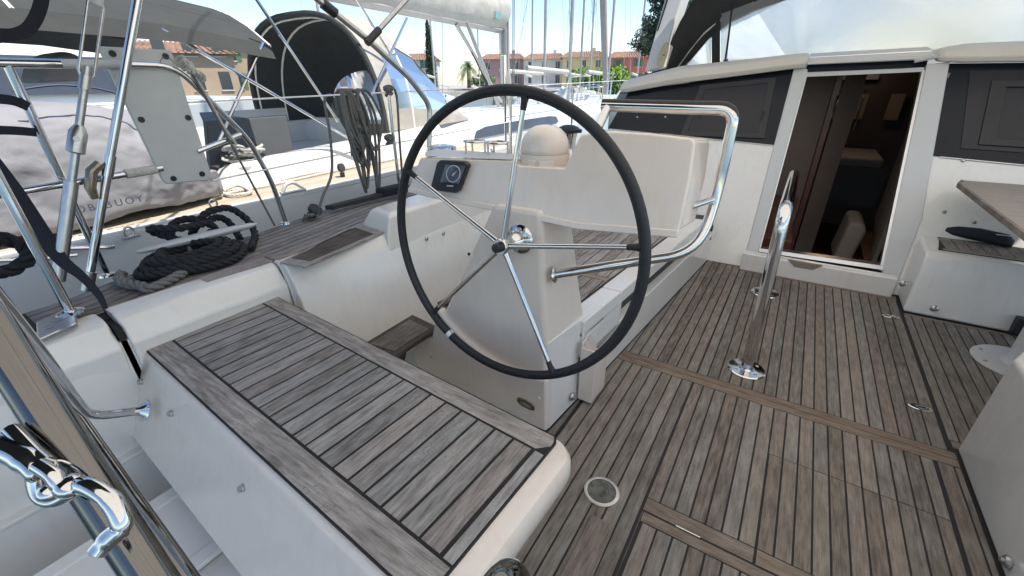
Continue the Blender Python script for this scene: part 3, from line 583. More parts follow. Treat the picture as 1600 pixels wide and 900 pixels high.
# ============================================================ steps down to the transom below the seat
t = thing('stern_steps', (-1.7, 0.1, -0.3), 'white moulded steps with shaded grey recess under the helm seat', 'steps')
for i, (x0, x1, z) in enumerate(((-2.3, -1.87, 0.12), (-1.87, -1.60, -0.12), (-1.60, -1.25, 0.09), (-1.25, -0.63, 0.06))):
    MB().prism([(x0, -1.2, -0.5), (x1, -1.2, -0.5), (x1, 0.36, -0.5), (x0, 0.36, -0.5)], (0, 0, z+0.5)).build('tread', 'gelcoat' if i != 1 else 'gelcoat_grey', t, bevel=0.006)  # recess tread takes the greyer gelcoat, its shade put into the colour
for x, z in ((-1.89, 0.125), (-1.585, 0.095), (-1.25, 0.095)):
    MB().box((x, -0.35, z), (0.055, 1.40, 0.016)).build('nosing', 'gelcoat', t, bevel=0.005)

# ============================================================ cabin bulkhead (leans forward)
def bk(x, z, o=0.0): return (x, 3.75 + 0.5*z + o, z)
t = thing('cabin_bulkhead', (0.0, 3.75, 0.0), 'raked white cabin bulkhead with smoked windows either side of an open doorway', 'bulkhead')
TH = (0, 0.06, -0.0)
pl_ = MB().prism([bk(-1.80, 0.0), bk(-0.170, 0.0), bk(-0.170, 0.905), bk(-1.80, 0.965)], (0, 0.05, 0)).build('port_panel', 'gelcoat', t, bevel=0.006)
pr_ = MB().prism([bk(0.76, 0.0), bk(2.2, 0.0), bk(2.2, 0.83), bk(0.77, 0.896)], (0, 0.05, 0)).build('starboard_panel', 'gelcoat', t, bevel=0.006)
MB().box((0.30, 3.735, 0.065), (0.975, 0.085, 0.15)).build('sill', 'gelcoat', t, bevel=0.012, bseg=3)
MB().prism([(0.125, 3.690, 0.142), (0.345, 3.690, 0.142), (0.295, 3.690, 0.098), (0.175, 3.690, 0.098)], (0, 0.03, 0)).build('sill_notch', 'upholstery', t)
# smoked windows with an opening light each
w1 = MB().prism([bk(-1.62, 0.972, 0.006), bk(-0.172, 0.908, 0.006), bk(-0.182, 1.466, 0.006), bk(-1.50, 1.305, 0.006)], (0, 0.02, 0)).build('window', 'smoked_glass', t, label='smoked port window with an opening light')
def frame(pts, w, o, name, m, par, th=-0.012):
    c = sum((V(p) for p in pts), V((0, 0, 0)))/len(pts); n = len(pts)
    inn = [V(p)+(c-V(p)).normalized()*w for p in pts]
    for i in range(n):
        j = (i+1) % n; q = [V(pts[i]), V(pts[j]), inn[j], inn[i]]
        MB().prism([p+V((0, o, 0)) for p in q], (0, th, 0)).build(name, m, par)
op = [bk(-0.925, 0.945), bk(-0.262, 0.957), bk(-0.292, 1.405), bk(-0.865, 1.350)]
frame(op, 0.062, 0.006, 'frame', 'black_plastic', w1)
MB().prism([V(p)+(sum((V(q) for q in op), V())/4-V(p)).normalized()*0.062+V((0, 0.003, 0)) for p in op], (0, -0.004, 0)).build('pane', 'smoked_inner', w1)
for x, z in ((-1.35, 1.19), (-1.36, 1.08), (-1.08, 1.21), (-1.10, 1.09)): screw(w1, bk(x, z, 0.004), (0, -1, 0.5), 0.008)
MB().box(bk(-0.80, 1.13, -0.012), (0.016, 0.02, 0.075)).box(bk(-0.32, 1.12, -0.012), (0.016, 0.02, 0.075)).build('catch', 'black_plastic', w1)
w2 = MB().prism([bk(0.76, 0.900, 0.006), bk(2.2, 0.835, 0.006), bk(2.2, 1.46, 0.006), bk(0.68, 1.480, 0.006)], (0, 0.02, 0)).build('window', 'smoked_glass', t, label='smoked starboard window cut by the edge of the table')
op = [bk(0.93, 0.955), bk(1.85, 0.93), bk(1.85, 1.42), bk(0.865, 1.43)]
MB().prism([V(p)+V((0, 0.004, 0)) for p in op], (0, -0.005, 0)).build('pane', 'smoked_inner', w2)
op = [bk(1.01, 0.985), bk(1.80, 0.97), bk(1.80, 1.36), bk(0.985, 1.37)]
frame(op, 0.085, -0.001, 'frame', 'black_plastic', w2)
MB().tube([bk(0.836, 0.893, -0.004), bk(2.2, 0.831, -0.004)], 0.006, 8).build('window_trim', 'alloy', t, smooth=True)
MB().tube([bk(-0.172, 0.905, -0.004), bk(-1.6, 0.968, -0.004)], 0.005, 8).build('window_trim', 'gelcoat_grey', t, smooth=True)
# door frame: wide grey jambs, thin metal edges
fr = MB().prism([bk(-0.172, 0.0, -0.012), bk(-0.085, 0.12, -0.012), bk(-0.086, 1.46, -0.012), bk(-0.184, 1.475, -0.012)], (0, 0.09, 0)).build('door_jamb', 'gelcoat_grey', t, bevel=0.008)
MB().prism([bk(0.706, 0.12, -0.012), bk(0.800, 0.0, -0.012), bk(0.838, 0.50, -0.012), bk(0.745, 1.49, -0.012), bk(0.625, 1.475, -0.012)], (0, 0.09, 0)).build('door_jamb', 'gelcoat_grey', t, bevel=0.008)
MB().prism([bk(0.690, 0.14, -0.004), bk(0.707, 0.14, -0.004), bk(0.626, 1.44, -0.004), bk(0.610, 1.44, -0.004)], (0, 0.07, 0)).build('door_track', 'alloy', t)
MB().prism([bk(-0.086, 0.14, -0.004), bk(-0.078, 0.14, -0.004), bk(-0.080, 1.44, -0.004), bk(-0.087, 1.44, -0.004)], (0, 0.07, 0)).build('door_track', 'alloy', t)
MB().prism([bk(-0.085, 0.135, -0.02), bk(0.706, 0.150, -0.02), bk(0.704, 0.176, -0.02), bk(-0.085, 0.160, -0.02)], (0, 0.07, 0)).build('door_track', 'alloy', t)
# header over the doorway with the sliding hatch
MB().prism([bk(-0.10, 1.405, 0.0), bk(0.62, 1.430, 0.0), bk(0.62, 1.455, 0.0), bk(-0.10, 1.437, 0.0)], (0, 0.05, 0)).build('header_trim', 'alloy_paint', t)
MB().prism([bk(-0.10, 1.44, 0.02), bk(0.63, 1.458, 0.02), bk(0.63, 1.508, 0.02), bk(-0.10, 1.492, 0.02)], (0, 0.03, 0)).build('header_glass', 'smoked_glass', t)
MB().prism([bk(-0.11, 1.494, -0.02), bk(0.66, 1.512, -0.02), bk(0.70, 1.535, -0.02), bk(-0.11, 1.515, -0.02)], (0, 0.9, 0.10)).build('sliding_hatch', 'moulding', t, bevel=0.006)
MB().cyl(bk(0.55, 1.497, -0.03), bk(0.725, 1.535, -0.04), 0.012, 10).build('hatch_handle', 'alloy_paint', t, smooth=True)
# rounded top mouldings
def cap_ring(x, z0, z1, a): return [bk(x, z0, 0.05), bk(x, z0, -0.05*a), bk(x, z0+0.3*(z1-z0), -0.085*a), bk(x, z1-0.25*(z1-z0), -0.08*a), bk(x, z1, -0.03*a), bk(x, z1, 0.5)]
MB().loft([cap_ring(-1.585, 1.318, 1.355, 0.3), cap_ring(-1.565, 1.292, 1.385, 0.8), cap_ring(-1.50, 1.292, 1.408, 1.0), cap_ring(-1.07, 1.362, 1.505, 1.0), cap_ring(-0.6, 1.415, 1.540, 1.0), cap_ring(-0.172, 1.466, 1.575, 1.0), cap_ring(-0.115, 1.470, 1.575, 1.0), cap_ring(-0.105, 1.48, 1.565, 0.8)]).build('cap_moulding', 'moulding', t, bevel=0.010, bseg=3)
MB().loft([cap_ring(0.672, 1.50, 1.575, 0.6), cap_ring(0.70, 1.492, 1.585, 0.9), cap_ring(0.80, 1.483, 1.600, 1.0), cap_ring(2.2, 1.462, 1.610, 1.0)]).build('cap_moulding', 'moulding', t, bevel=0.010, bseg=3)
for q in ((0.960, 4.186, 0.880), (0.942, 4.025, 0.558), (1.103, 4.004, 0.516)):
    MB().lathe([(0.013, 0), (0.010, 0.006), (0.006, 0.010), (0, 0.010)], q, (0, -1, 0.4), 14).build('snap_stud', 'steel_dull', t, smooth=True)
MB().box((-0.455, 3.70, 0.30), (0.02, 0.03, 0.05)).box((-0.450, 3.70, 0.21), (0.015, 0.02, 0.02)).build('socket', 'black_plastic', t)

# ------------------------------------------------------------ inside the cabin
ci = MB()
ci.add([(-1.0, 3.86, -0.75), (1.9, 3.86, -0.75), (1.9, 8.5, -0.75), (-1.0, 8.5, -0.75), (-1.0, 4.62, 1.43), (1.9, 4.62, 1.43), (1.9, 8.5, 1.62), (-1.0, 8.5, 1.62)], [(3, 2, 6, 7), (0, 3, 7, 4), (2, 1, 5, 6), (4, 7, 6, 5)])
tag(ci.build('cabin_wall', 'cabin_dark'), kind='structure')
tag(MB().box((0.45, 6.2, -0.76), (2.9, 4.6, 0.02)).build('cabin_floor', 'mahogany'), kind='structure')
t = thing('cabin_partition', (-0.2, 4.9, -0.75), 'grey brown cabin partition with reddish door post inside the doorway', 'partition')
MB().prism([(-0.35, 4.75, -0.75), (0.13, 5.10, -0.75), (0.13, 5.10, 1.42), (-0.35, 4.75, 1.42)], (0, 0.03, 0)).build('panel', 'cabin_panel', t)
MB().box((0.16, 5.12, 0.35), (0.045, 0.05, 2.2)).build('door_post', 'mahogany', t)
MB().prism([(0.20, 5.15, -0.75), (0.36, 5.30, -0.75), (0.36, 5.30, 1.42), (0.20, 5.15, 1.42)], (0, 0.03, 0)).build('panel', 'cabin_panel', t)
MB().tube([(0.185, 5.08, 1.25), (0.185, 5.05, 1.22), (0.185, 5.05, 1.12)], 0.008, 8).build('door_handle', 'steel', t, smooth=True)
MB().cyl((0.385, 5.29, 1.30), (0.385, 5.29, 0.95), 0.008, 8).build('grab_handle', 'steel', t, smooth=True)
MB().box((-0.25, 4.6, 0.0), (0.7, 0.5, 0.75)).build('locker', 'mahogany', t)
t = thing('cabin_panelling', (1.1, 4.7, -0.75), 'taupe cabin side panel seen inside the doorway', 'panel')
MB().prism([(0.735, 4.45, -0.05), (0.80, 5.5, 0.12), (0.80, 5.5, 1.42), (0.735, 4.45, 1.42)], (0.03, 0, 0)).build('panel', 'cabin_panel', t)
t = thing('berth', (0.55, 7.6, -0.2), 'pale bed linen on a berth deep inside the cabin', 'bed')
MB().box((0.62, 7.7, 0.12), (0.75, 1.2, 0.5)).build('base', 'cabin_dark', t)
MB().box((0.62, 7.6, 0.42), (0.62, 1.0, 0.12)).build('mattress', 'linen', t, bevel=0.04, bseg=3)
t = thing('cabin_locker', (0.6, 8.2, 0.9), 'lit upper lockers glowing warm deep inside the cabin', 'locker')
MB().box((0.45, 8.3, 1.02), (0.42, 0.1, 0.34)).build('door', 'upholstery', t, bevel=0.01)
MB().box((0.98, 8.3, 1.02), (0.16, 0.1, 0.34)).build('door', 'upholstery', t, bevel=0.01)
MB().box((0.45, 8.2, 1.40), (0.46, 0.3, 0.06)).build('shelf', 'linen', t)
for x, y in ((0.505, 6.4), (0.595, 6.4)):
    s = tag(MB().lathe([(0.025, 0), (0.025, -0.012), (0, -0.012)], (x, y, 1.60), (0, 0, 1), 14).build('ceiling_spotlight', emit('spot%d' % int(x*1000), (1.0, 0.9, 0.75), 18.0), smooth=True), 'tiny lit ceiling spotlight inside the cabin doorway', 'light', 'ceiling spotlights')
pt = bpy.data.lights.new('cabin_lamp', 'POINT'); pt.energy = 1.6; pt.color = (1, 0.75, 0.5); pt.shadow_soft_size = 0.05
po = bpy.data.objects.new('cabin_lamp', pt); po.location = (0.55, 7.2, 1.5); col.objects.link(po)
t = thing('saloon_sofa', (0.62, 4.85, -0.75), 'beige upholstered sofa back inside the doorway beside a red wooden table', 'seat')
MB().prism([(0.48, 4.62, -0.12), (0.62, 4.62, -0.12), (0.66, 4.62, 0.20), (0.62, 4.62, 0.26), (0.52, 4.62, 0.26)], (0, 0.5, 0)).build('backrest', 'upholstery', t, bevel=0.04, bseg=3)
t = thing('saloon_table', (0.95, 4.9, -0.75), 'reddish brown wooden table leaf inside the doorway', 'table')
MB().box((0.92, 5.0, -0.03), (0.46, 0.9, 0.03)).build('top', 'mahogany', t, bevel=0.004)
MB().box((0.92, 5.2, -0.40), (0.08, 0.08, 0.72)).build('leg', 'cabin_dark', t)
t = thing('cabin_cabinet', (-0.2, 4.45, -0.75), 'low brown cabinet just inside the doorway', 'cabinet')
MB().box((-0.25, 4.42, -0.28), (0.75, 0.7, 0.92)).build('body', 'mahogany', t, bevel=0.006)

# ============================================================ spray hood over the doorway
canvas('hood_canvas', (0.055, 0.056, 0.055), 0.0)
canvas('canopy_canvas', (0.82, 0.75, 0.65), 0.60)  # pale and translucent so soft warm light reaches the cockpit
mat('hood_piping', (0.80, 0.77, 0.70), 0.45)
glassy('hood_window', (0.84, 0.87, 0.89), transl=0.55, scale=2.6, c2=(0.97, 0.97, 0.96), rough=0.2, stain=((0.677, 5.200, 1.668), 0.8, (0.95, 0.93, 0.87)))
canvas('hood_roof', (0.40, 0.39, 0.37), 0.30)
t = thing('spray_hood', (0.0, 4.9, 1.5), 'grey canvas spray hood with hazy plastic windows above the doorway', 'spray hood')
ax0, ax1 = V((-1.481, 4.750, 1.470)), V((-1.398, 5.050, 2.405))
bx0, bx1 = V((-1.339, 4.750, 1.501)), V((-1.221, 5.050, 2.384))
MB().prism([ax0, bx0, bx1, ax1], (0.03, 0.16, 0)).build('arch', 'gelcoat_grey', t, bevel=0.012, bseg=3)
MB().prism([ax0*0.62+ax1*0.38+V((0.012, -0.006, 0)), ax0*0.05+ax1*0.95+V((0.03, -0.006, 0)), ax0*0.05+ax1*0.95+V((0.05, -0.006, 0)), ax0*0.62+ax1*0.38+V((0.025, -0.006, 0))], (0, -0.004, 0)).build('slot', 'caulk', t)
bc = V((-1.312, 4.750, 1.611)) + V((0, -0.02, 0)); up = (ax1-ax0).normalized()
bd = MB().prism([bc + up*(0.115*math.cos(a*math.pi/12)) + V((1, 0, 0))*(0.043*math.sin(a*math.pi/12)) for a in range(24)], (0, -0.008, 0)).build('badge', 'badge', t, bevel=0.002)
MB().ball(bc+V((0.01, -0.010, 0)), 0.007, 8).build('badge_stud', 'black_plastic', bd)
# front window wall: leans aft as it rises
def fw(x, z): return (x, 5.35 - 0.55*(z-1.5) - 0.10*x*x*0.3, z)
edge = [(-1.303, 5.300, 1.509), (-1.209, 5.280, 1.649), (-1.064, 5.200, 1.809), (-0.876, 5.150, 1.938), (-0.653, 5.100, 2.021), (-0.310, 5.000, 2.100)]
e2 = [V(p) for p in edge]
side = [V((-1.366, 4.850, 1.492)), V((-1.304, 4.880, 1.704)), V((-1.246, 4.920, 1.891)), V((-1.164, 4.950, 2.068)), V((-1.100, 4.970, 2.261)), V((-0.922, 5.000, 2.432))]
MB().loft([side, e2], closed=False, caps=False).build('side_canvas', 'hood_canvas', t, smooth=True)
MB().tube(smoothpath(e2, 5), 0.011, 8).build('piping', 'hood_piping', t, smooth=True)
in1 = [p + V((0.045, 0.03, -0.055)) for p in e2]; in1[0] = e2[0] + V((0.05, 0.02, 0.0)); 
MB().loft([e2, in1], closed=False, caps=False).build('window_border', 'hood_canvas', t, smooth=True)
yb = 5.33
def win(pts, m, name='window'):
    return MB().prism([V(p) for p in pts], (0.0, 0.004, 0)).build(name, m, t)
lowz = lambda x, yy: (x, yy, 1.545)
iA = in1
win([(iA[0].x, 5.33, 1.48), ((-0.962, 5.330, 1.514))[:1]+(5.33, 1.48), (-1.000, 5.220, 1.829), iA[2], iA[1]], 'hood_window')
MB().prism([(-0.954, 5.325, 1.478), (-0.874, 5.325, 1.476), (-0.934, 5.120, 1.975), (-1.004, 5.150, 1.921)], (0, 0.01, 0)).build('window_border', 'hood_canvas', t)
win([(-0.866, 5.330, 1.464), (-0.100, 5.330, 1.451), (-0.293, 4.950, 2.257), (-0.592, 5.060, 2.041), (-0.925, 5.120, 1.954)], 'hood_window')
win([(-0.100, 5.330, 1.451), (1.537, 5.330, 1.456), (1.178, 4.950, 2.116), (-0.293, 4.950, 2.257)], 'hood_window')
MB().tube([(-0.800, 4.900, 2.011), (-0.782, 4.900, 1.733), (-0.772, 4.900, 1.539)], 0.009, 8).build('strap', 'webbing', t)
MB().ball((-0.766, 4.880, 1.549), 0.022, 10).build('strap_end', 'black_plastic', t, smooth=True)
MB().add([(-0.648, 5.060, 2.017), (-0.273, 4.980, 2.173), (-0.296, 4.960, 2.267), (-0.682, 4.980, 2.217)], [(0, 1, 2, 3)]).build('top_border', 'hood_canvas', t)
MB().add([(-1.5, 3.6, 2.42), (2.4, 3.6, 2.46), (2.4, 4.3, 2.52), (-1.4, 4.3, 2.48), (2.4, 4.95, 2.46), (-1.1, 4.95, 2.36)], [(0, 1, 2, 3), (3, 2, 4, 5)]).build('roof_canvas', 'hood_roof', t)

# ============================================================ starboard locker, bag, table
t = thing('cockpit_locker', (1.3, 3.7, 0), 'white corner locker with a small teak slatted top', 'locker')
def lk(z, g): return [(0.822+g*0.1, 3.47+g, z), (2.2, 3.47+g, z), (2.2, 4.15, z), (0.83+g*0.35, 4.15, z)]
MB().loft([lk(0.0, 0.0), lk(0.30, 0.045), lk(0.375, 0.075), lk(0.395, 0.105)]).build('body', 'gelcoat', t, bevel=0.02, bseg=3)
MB().prism([(0.90, 3.64, 0.394), (2.1, 3.64, 0.394), (2.1, 4.05, 0.394), (0.97, 4.05, 0.394), (0.92, 3.75, 0.394)], (0, 0, 0.004)).build('caulking_bed', 'caulk', t)
plank([(0.93, 3.645), (2.1, 3.645), (2.1, 3.675), (0.925, 3.675)], 0.401, 'table_wood', t, 'slat', 0.006)
for i in range(18):
    x = 0.945+i*0.064
    plank([(x, 3.682), (x+0.058, 3.682), (x+0.058, 4.04), (x, 4.04)], 0.401, 'teak_deck', t, 'slat', 0.006)
for q in ((0.961, 3.472, 0.063), (0.773, 3.500, 0.182)):
    MB().lathe([(0.020, 0), (0.020, 0.004), (0.014, 0.010), (0.009, 0.011), (0.009, 0.022), (0, 0.023)], q, (0, -1, 0.1), 20).build('drain_knob', 'steel_dull', t, smooth=True)
MB().box((1.36, 3.455, 0.06), (0.09, 0.05, 0.11)).build('socket', 'black_plastic', t)
t = thing('tool_bag', (1.15, 3.8, 0.40), 'slim black fabric bag with a short handle lying on the locker top', 'bag')
ba, bb_ = V((0.882, 4.071, 0.440)), V((1.295, 3.912, 0.440))
d = (bb_-ba).normalized(); w = V((-d.y, d.x, 0))
def bring(s, ww, hh): c = ba + d*s; return [c+w*(ww*math.cos(a*math.pi/5))+V((0, 0, -0.035+hh+hh*math.sin(a*math.pi/5))) for a in range(10)]
Lb = (bb_-ba).length
MB().loft([bring(0.055, 0.03, 0.02), bring(0.07, 0.055, 0.034), bring(0.15, 0.065, 0.038), bring(Lb*0.6, 0.07, 0.040), bring(Lb*0.92, 0.065, 0.036), bring(Lb, 0.04, 0.02)]).build('pouch', 'webbing', t, smooth=True, sharp=60)
MB().tube([ba+d*0.07+V((0, 0, 0.0)), ba+d*0.0+V((0, 0, 0.005)), ba-d*0.03+V((0, 0, 0.004))], [0.02, 0.024, 0.022], 10).build('handle', 'webbing', t, smooth=True)
MB().tube(smoothpath([ba+d*0.06-w*0.02, ba+d*0.03-w*0.05+V((0, 0, -0.02)), ba+d*0.02-w*0.06+V((0, 0, -0.035))], 4), 0.005, 6).build('cord', 'webbing', t)
MB().box(ba+d*(Lb*0.85)+V((0, -0.03, 0.035)), (0.07, 0.012, 0.004)).build('tag', 'alloy_paint', t)
t = thing('cockpit_table', (1.25, 3.1, 0), 'grey wooden cockpit table leaf on a thick white pedestal leg', 'table')
MB().prism([(0.905, 2.0, 0.755), (0.905, 3.86, 0.755), (0.945, 3.99, 0.755), (1.9, 3.99, 0.755), (1.9, 2.0, 0.755)], (0, 0, 0.028)).build('top', 'table_wood', t, bevel=0.006)
MB().prism([(0.904, 2.0, 0.757), (0.904, 3.86, 0.757), (0.944, 3.992, 0.757), (0.958, 3.98, 0.757), (0.920, 3.855, 0.757), (0.920, 2.0, 0.757)], (0, 0, 0.027)).build('edge_band', 'teak_floor', t)
MB().lathe([(0.20, 0.0), (0.20, 0.004), (0.185, 0.009), (0.085, 0.012), (0.072, 0.03), (0.068, 0.05)], (1.265, 3.04, 0.002), (0, 0, 1), 40).build('base_plate', 'gelcoat_grey', t, smooth=True)
MB().lathe([(0.066, 0.02), (0.066, 0.75)], (1.265, 3.04, 0.0), (0, 0, 1), 32).build('leg', 'gelcoat_grey', t, smooth=True)
for a in (200, 250, 300, 150): screw(t, (1.265+0.165*math.cos(R(a)), 3.04+0.165*math.sin(R(a)), 0.012), (0, 0, 1), 0.009)

# ============================================================ U handrail on the floor
t = thing('floor_handrail', (0.03, 2.77, 0), 'polished steel U shaped handrail standing on round floor flanges', 'handrail')
hp = fillet([(0.032, 2.236, 0.0), (0.010, 2.236, 0.862), (0.012, 3.306, 0.858), (0.034, 3.306, 0.0)], 0.10, 10)
MB().tube(hp, 0.028, 22).build('tube', 'steel', t, smooth=True)
for y in (2.236, 3.306):
    f = MB().lathe([(0.092, 0), (0.092, 0.003), (0.086, 0.008), (0.040, 0.011), (0.034, 0.018)], (0.032, y, 0.001), (0, 0, 1), 36).build('flange', 'steel', t, smooth=True)
    for a in (45, 135, 225, 315): screw(f, (0.032+0.064*math.cos(R(a)), y+0.064*math.sin(R(a)), 0.009), (0, 0, 1), 0.010)

# ============================================================ floor fittings
t = thing('deck_plate', (-0.331, 1.112, 0), 'round tarnished metal deck plate set in the floor planks', 'deck plate')
MB().lathe([(0.066, -0.004), (0.066, 0.003), (0.060, 0.0045), (0.054, 0.0045), (0.0535, -0.002)], (-0.331, 1.112, 0), (0, 0, 1), 40).build('ring', 'steel_dull', t, smooth=True)
MB().lathe([(0.0525, 0.0), (0.052, 0.0035), (0.014, 0.0035), (0.010, 0.001), (0, 0.001)], (-0.331, 1.112, 0), (0, 0, 1), 40).build('lid', 'plate_dark', t, smooth=True)
for nm, c in (('fore', (0.746, 3.342, 0.000)), ('aft', (0.754, 2.338, 0.000))):
    c = V(c)
    t = thing('lift_ring', c, 'oval steel flush lift ring in the floor near the ' + ('cabin doorway' if nm == 'fore' else 'white helm base'), 'lift ring', 'flush lift rings in the floor')
    ov = lambda r1, r2, z: [c+V((r1*math.cos(a*math.pi/14), r2*math.sin(a*math.pi/14), z)) for a in range(28)]
    MB().loft([ov(0.046, 0.024, -0.003), ov(0.046, 0.024, 0.003), ov(0.043, 0.021, 0.005), ov(0.035, 0.014, 0.003)]).build('plate', 'steel', t, smooth=True)
    MB().loft([ov(0.034, 0.0135, 0.002), ov(0.033, 0.013, 0.0034)]).build('well', 'caulk', t)
    MB().tube([c+V((0.006+0.020*math.cos(a*math.pi/8), 0.011*math.sin(a*math.pi/8), 0.006)) for a in range(16)], 0.0026, 6, closed=True).build('ring', 'steel', t, smooth=True)
t = thing('hatch_hinge', (-0.02, 1.12, 0), 'slim steel hinge set in the floor hatch joint', 'hinge')
MB().box((-0.02, 1.1185, 0.0), (0.078, 0.006, 0.006)).build('leaf', 'steel', t); MB().cyl((-0.06, 1.1185, 0.003), (0.02, 1.1185, 0.003), 0.003, 8).build('pin', 'steel', t)
c0 = V((-0.354, 0.961, 0.000))
tag(MB().prism([(-0.323, 0.998, 0.000), (-0.238, 1.006, 0.000), (-0.235, 0.799, 0.000), (-0.323, 0.743, 0.000)], (0, 0, 0.006)).build('foot_chock', 'teak_floor', bevel=0.002), 'plain worn wooden patch set in the floor beside the round deck plate', 'wooden patch')

# ============================================================ ropes
def rope3(path, r, name, m, parent, step=None, seg=6):
    """three-strand laid rope along a path"""
    P = smoothpath(path, 8); step = step or r*0.55; Q = [P[0]]; acc = 0.0
    for a, b in zip(P, P[1:]):
        l = (b-a).length; s = step-acc
        while s <= l: Q.append(a+(b-a)*(s/l)); s += step
        acc = l-(s-step)
    mb = MB(); n = len(Q)
    for k in range(3):
        pts = []; u = None
        for i in range(n):
            t = (Q[min(i+1, n-1)]-Q[max(i-1, 0)]).normalized()
            if u is None: u = t.cross(V((0, 0, 1)) if abs(t.z) < 0.9 else V((1, 0, 0))).normalized()
            u = (u-t*u.dot(t)).normalized(); w = t.cross(u); a = 2*math.pi*(i*step/(r*5.2)+k/3)
            pts.append(Q[i]+(u*math.cos(a)+w*math.sin(a))*r*0.54)
        mb.tube(pts, r*0.52, seg)
    return mb.build(name, m, parent, smooth=True, sharp=180)
t = thing('mooring_rope', (-2.3, 0.75, 0.632), 'thick black mooring rope coiled on the side deck and made fast to the cleat', 'rope')
coil = []; cx, cy0 = -2.285, 0.765
for i in range(210):
    a = i*0.185; turn = a/(2*math.pi); rr = 0.215 - 0.016*(turn % 2.2) - 0.015*turn
    coil.append((cx + rr*0.80*math.cos(a+2.0)+0.01*math.sin(3*a), cy0 + rr*1.12*math.sin(a+2.0), 0.650 + 0.010*turn + 0.006*math.sin(2.3*a)))
rope3(coil, 0.0195, 'coil', 'black_rope', t)
rope3([coil[0], (-2.10, 0.55, 0.653), (-2.16, 0.50, 0.654), (-2.24, 0.475, 0.655), (-2.32, 0.48, 0.656), (-2.38, 0.51, 0.656)], 0.021, 'worn_end', 'worn_rope', t)
rope3([coil[-1], (-2.40, 0.78, 0.70), (-2.47, 0.76, 0.73), (-2.53, 0.80, 0.775), (-2.52, 0.86, 0.79), (-2.47, 0.91, 0.775), (-2.45, 0.95, 0.72), (-2.50, 0.93, 0.70)], 0.0185, 'cleat_turns', 'black_rope', t)
rope3([(-2.46, 0.80, 0.70), (-2.53, 0.72, 0.755), (-2.49, 0.70, 0.79), (-2.44, 0.78, 0.775), (-2.45, 0.90, 0.765), (-2.51, 0.99, 0.765), (-2.52, 1.04, 0.735), (-2.46, 1.04, 0.69), (-2.38, 1.02, 0.66)], 0.0185, 'cleat_turns', 'black_rope', t)
rope3([(-2.53, 0.86, 0.70), (-2.47, 0.92, 0.80), (-2.45, 0.99, 0.82), (-2.47, 1.06, 0.80), (-2.44, 1.11, 0.73), (-2.36, 1.09, 0.67), (-2.28, 1.03, 0.655), (-2.2, 0.98, 0.652)], 0.0185, 'cleat_turns', 'black_rope', t)
t = thing('cleat', (-2.47, 0.9, 0.632), 'long grey alloy mooring cleat on the deck edge under the black rope', 'cleat')
ca_, cb_ = V((-2.397, 0.589, 0.725)), V((-2.314, 1.090, 0.735)); dm = (cb_-ca_)
MB().tube([ca_, ca_+dm*0.06, ca_+dm*0.3, ca_+dm*0.5, ca_+dm*0.7, ca_+dm*0.94, cb_], [0.006, 0.014, 0.019, 0.022, 0.019, 0.014, 0.006], 10).build('horns', 'alloy_paint', t, smooth=True)
for s in (0.38, 0.62): MB().lathe([(0.022, 0), (0.016, 0.03), (0.013, 0.1)], (ca_+dm*s)-V((0, 0, 0.10)), (0, 0, 1), 14).build('foot', 'alloy', t, smooth=True)

# ============================================================ stern rail on the port quarter
t = thing('stern_rail', (-2.4, 0.5, 0.64), 'stainless stern rail of tubes on the port quarter', 'rail')
def tb(path, r=0.0125, name='tube', m='steel', par=None, seg=14): return MB().tube(path, r, seg).build(name, m, par or t, smooth=True)
tb([(-2.40, -0.6, 1.475), (-2.40, 0.60, 1.475)], 0.0165, 'top_rail')
tb([(-2.40, 0.60, 1.475), (-2.41, 0.79, 1.478)], 0.0168, 'sleeve', 'gelcoat_grey')
tb(fillet([(-2.41, 0.79, 1.478), (-2.43, 0.99, 1.475), (-2.47, 1.24, 1.14), (-2.515, 1.33, 0.90), (-2.525, 1.357, 0.64)], 0.08), 0.0135, 'brace')
tb([(-2.40, -0.4, 1.035), (-2.40, 0.30, 1.048), (-2.41, 0.80, 1.06)], 0.014, 'mid_rail')
tb([(-2.43, 0.97, 1.11), (-2.45, 1.20, 1.165)], 0.012, 'mid_rail')
tb([(-2.48, 0.478, 0.64), (-2.40, 0.46, 1.475)], 0.0145, 'post')
tb([(-2.05, 0.26, 0.66), (-2.05, 0.255, 1.6)], 0.0145, 'post')
for p in ((-2.48, 0.478, 0.633), (-2.525, 1.357, 0.632)): MB().lathe([(0.034, 0), (0.032, 0.008), (0.02, 0.012)], p, (0, 0, 1), 20).build('base', 'steel', t, smooth=True)
MB().lathe([(0.040, 0), (0.040, 0.006), (0.030, 0.012), (0.018, 0.014)], (-2.05, 0.26, 0.668), (0, 0, 1), 24).build('base', 'steel', t, smooth=True)
MB().cyl((-2.40, 0.66, 1.057), (-2.408, 0.775, 1.06), 0.019, 10).build('clamp', 'pale_rope', t)
# curved tube running to the seat panel, and the near tubes of the boarding gate
t = thing('seat_side_rail', (-1.75, 0.25, 0.3), 'bent stainless tube ending in a round flange on the helm seat side', 'rail')
fl = V((-1.723, 0.255, 0.380))
sp = fillet([fl+V((0.0, 0.0, 0)), V((-1.706, 0.141, 0.449)), V((-1.588, 0.122, 0.603)), V((-1.434, 0.101, 0.829)), V((-1.327, 0.074, 1.074))], 0.14, 8)
MB().tube(sp, 0.0145, 16).build('tube', 'steel', t, smooth=True)
MB().lathe([(0.038, -0.002), (0.038, 0.004), (0.030, 0.008), (0.018, 0.018), (0.016, 0.02)], fl+V((0.01, 0.012, 0.0)), (V((-1.706, 0.141, 0.449))-fl).normalized(), 26).build('flange', 'steel', t, smooth=True)
t = thing('boarding_gate', (-0.4, 0.02, 1.0), 'thick polished gate tubes slanting past the helm seat corner', 'rail')
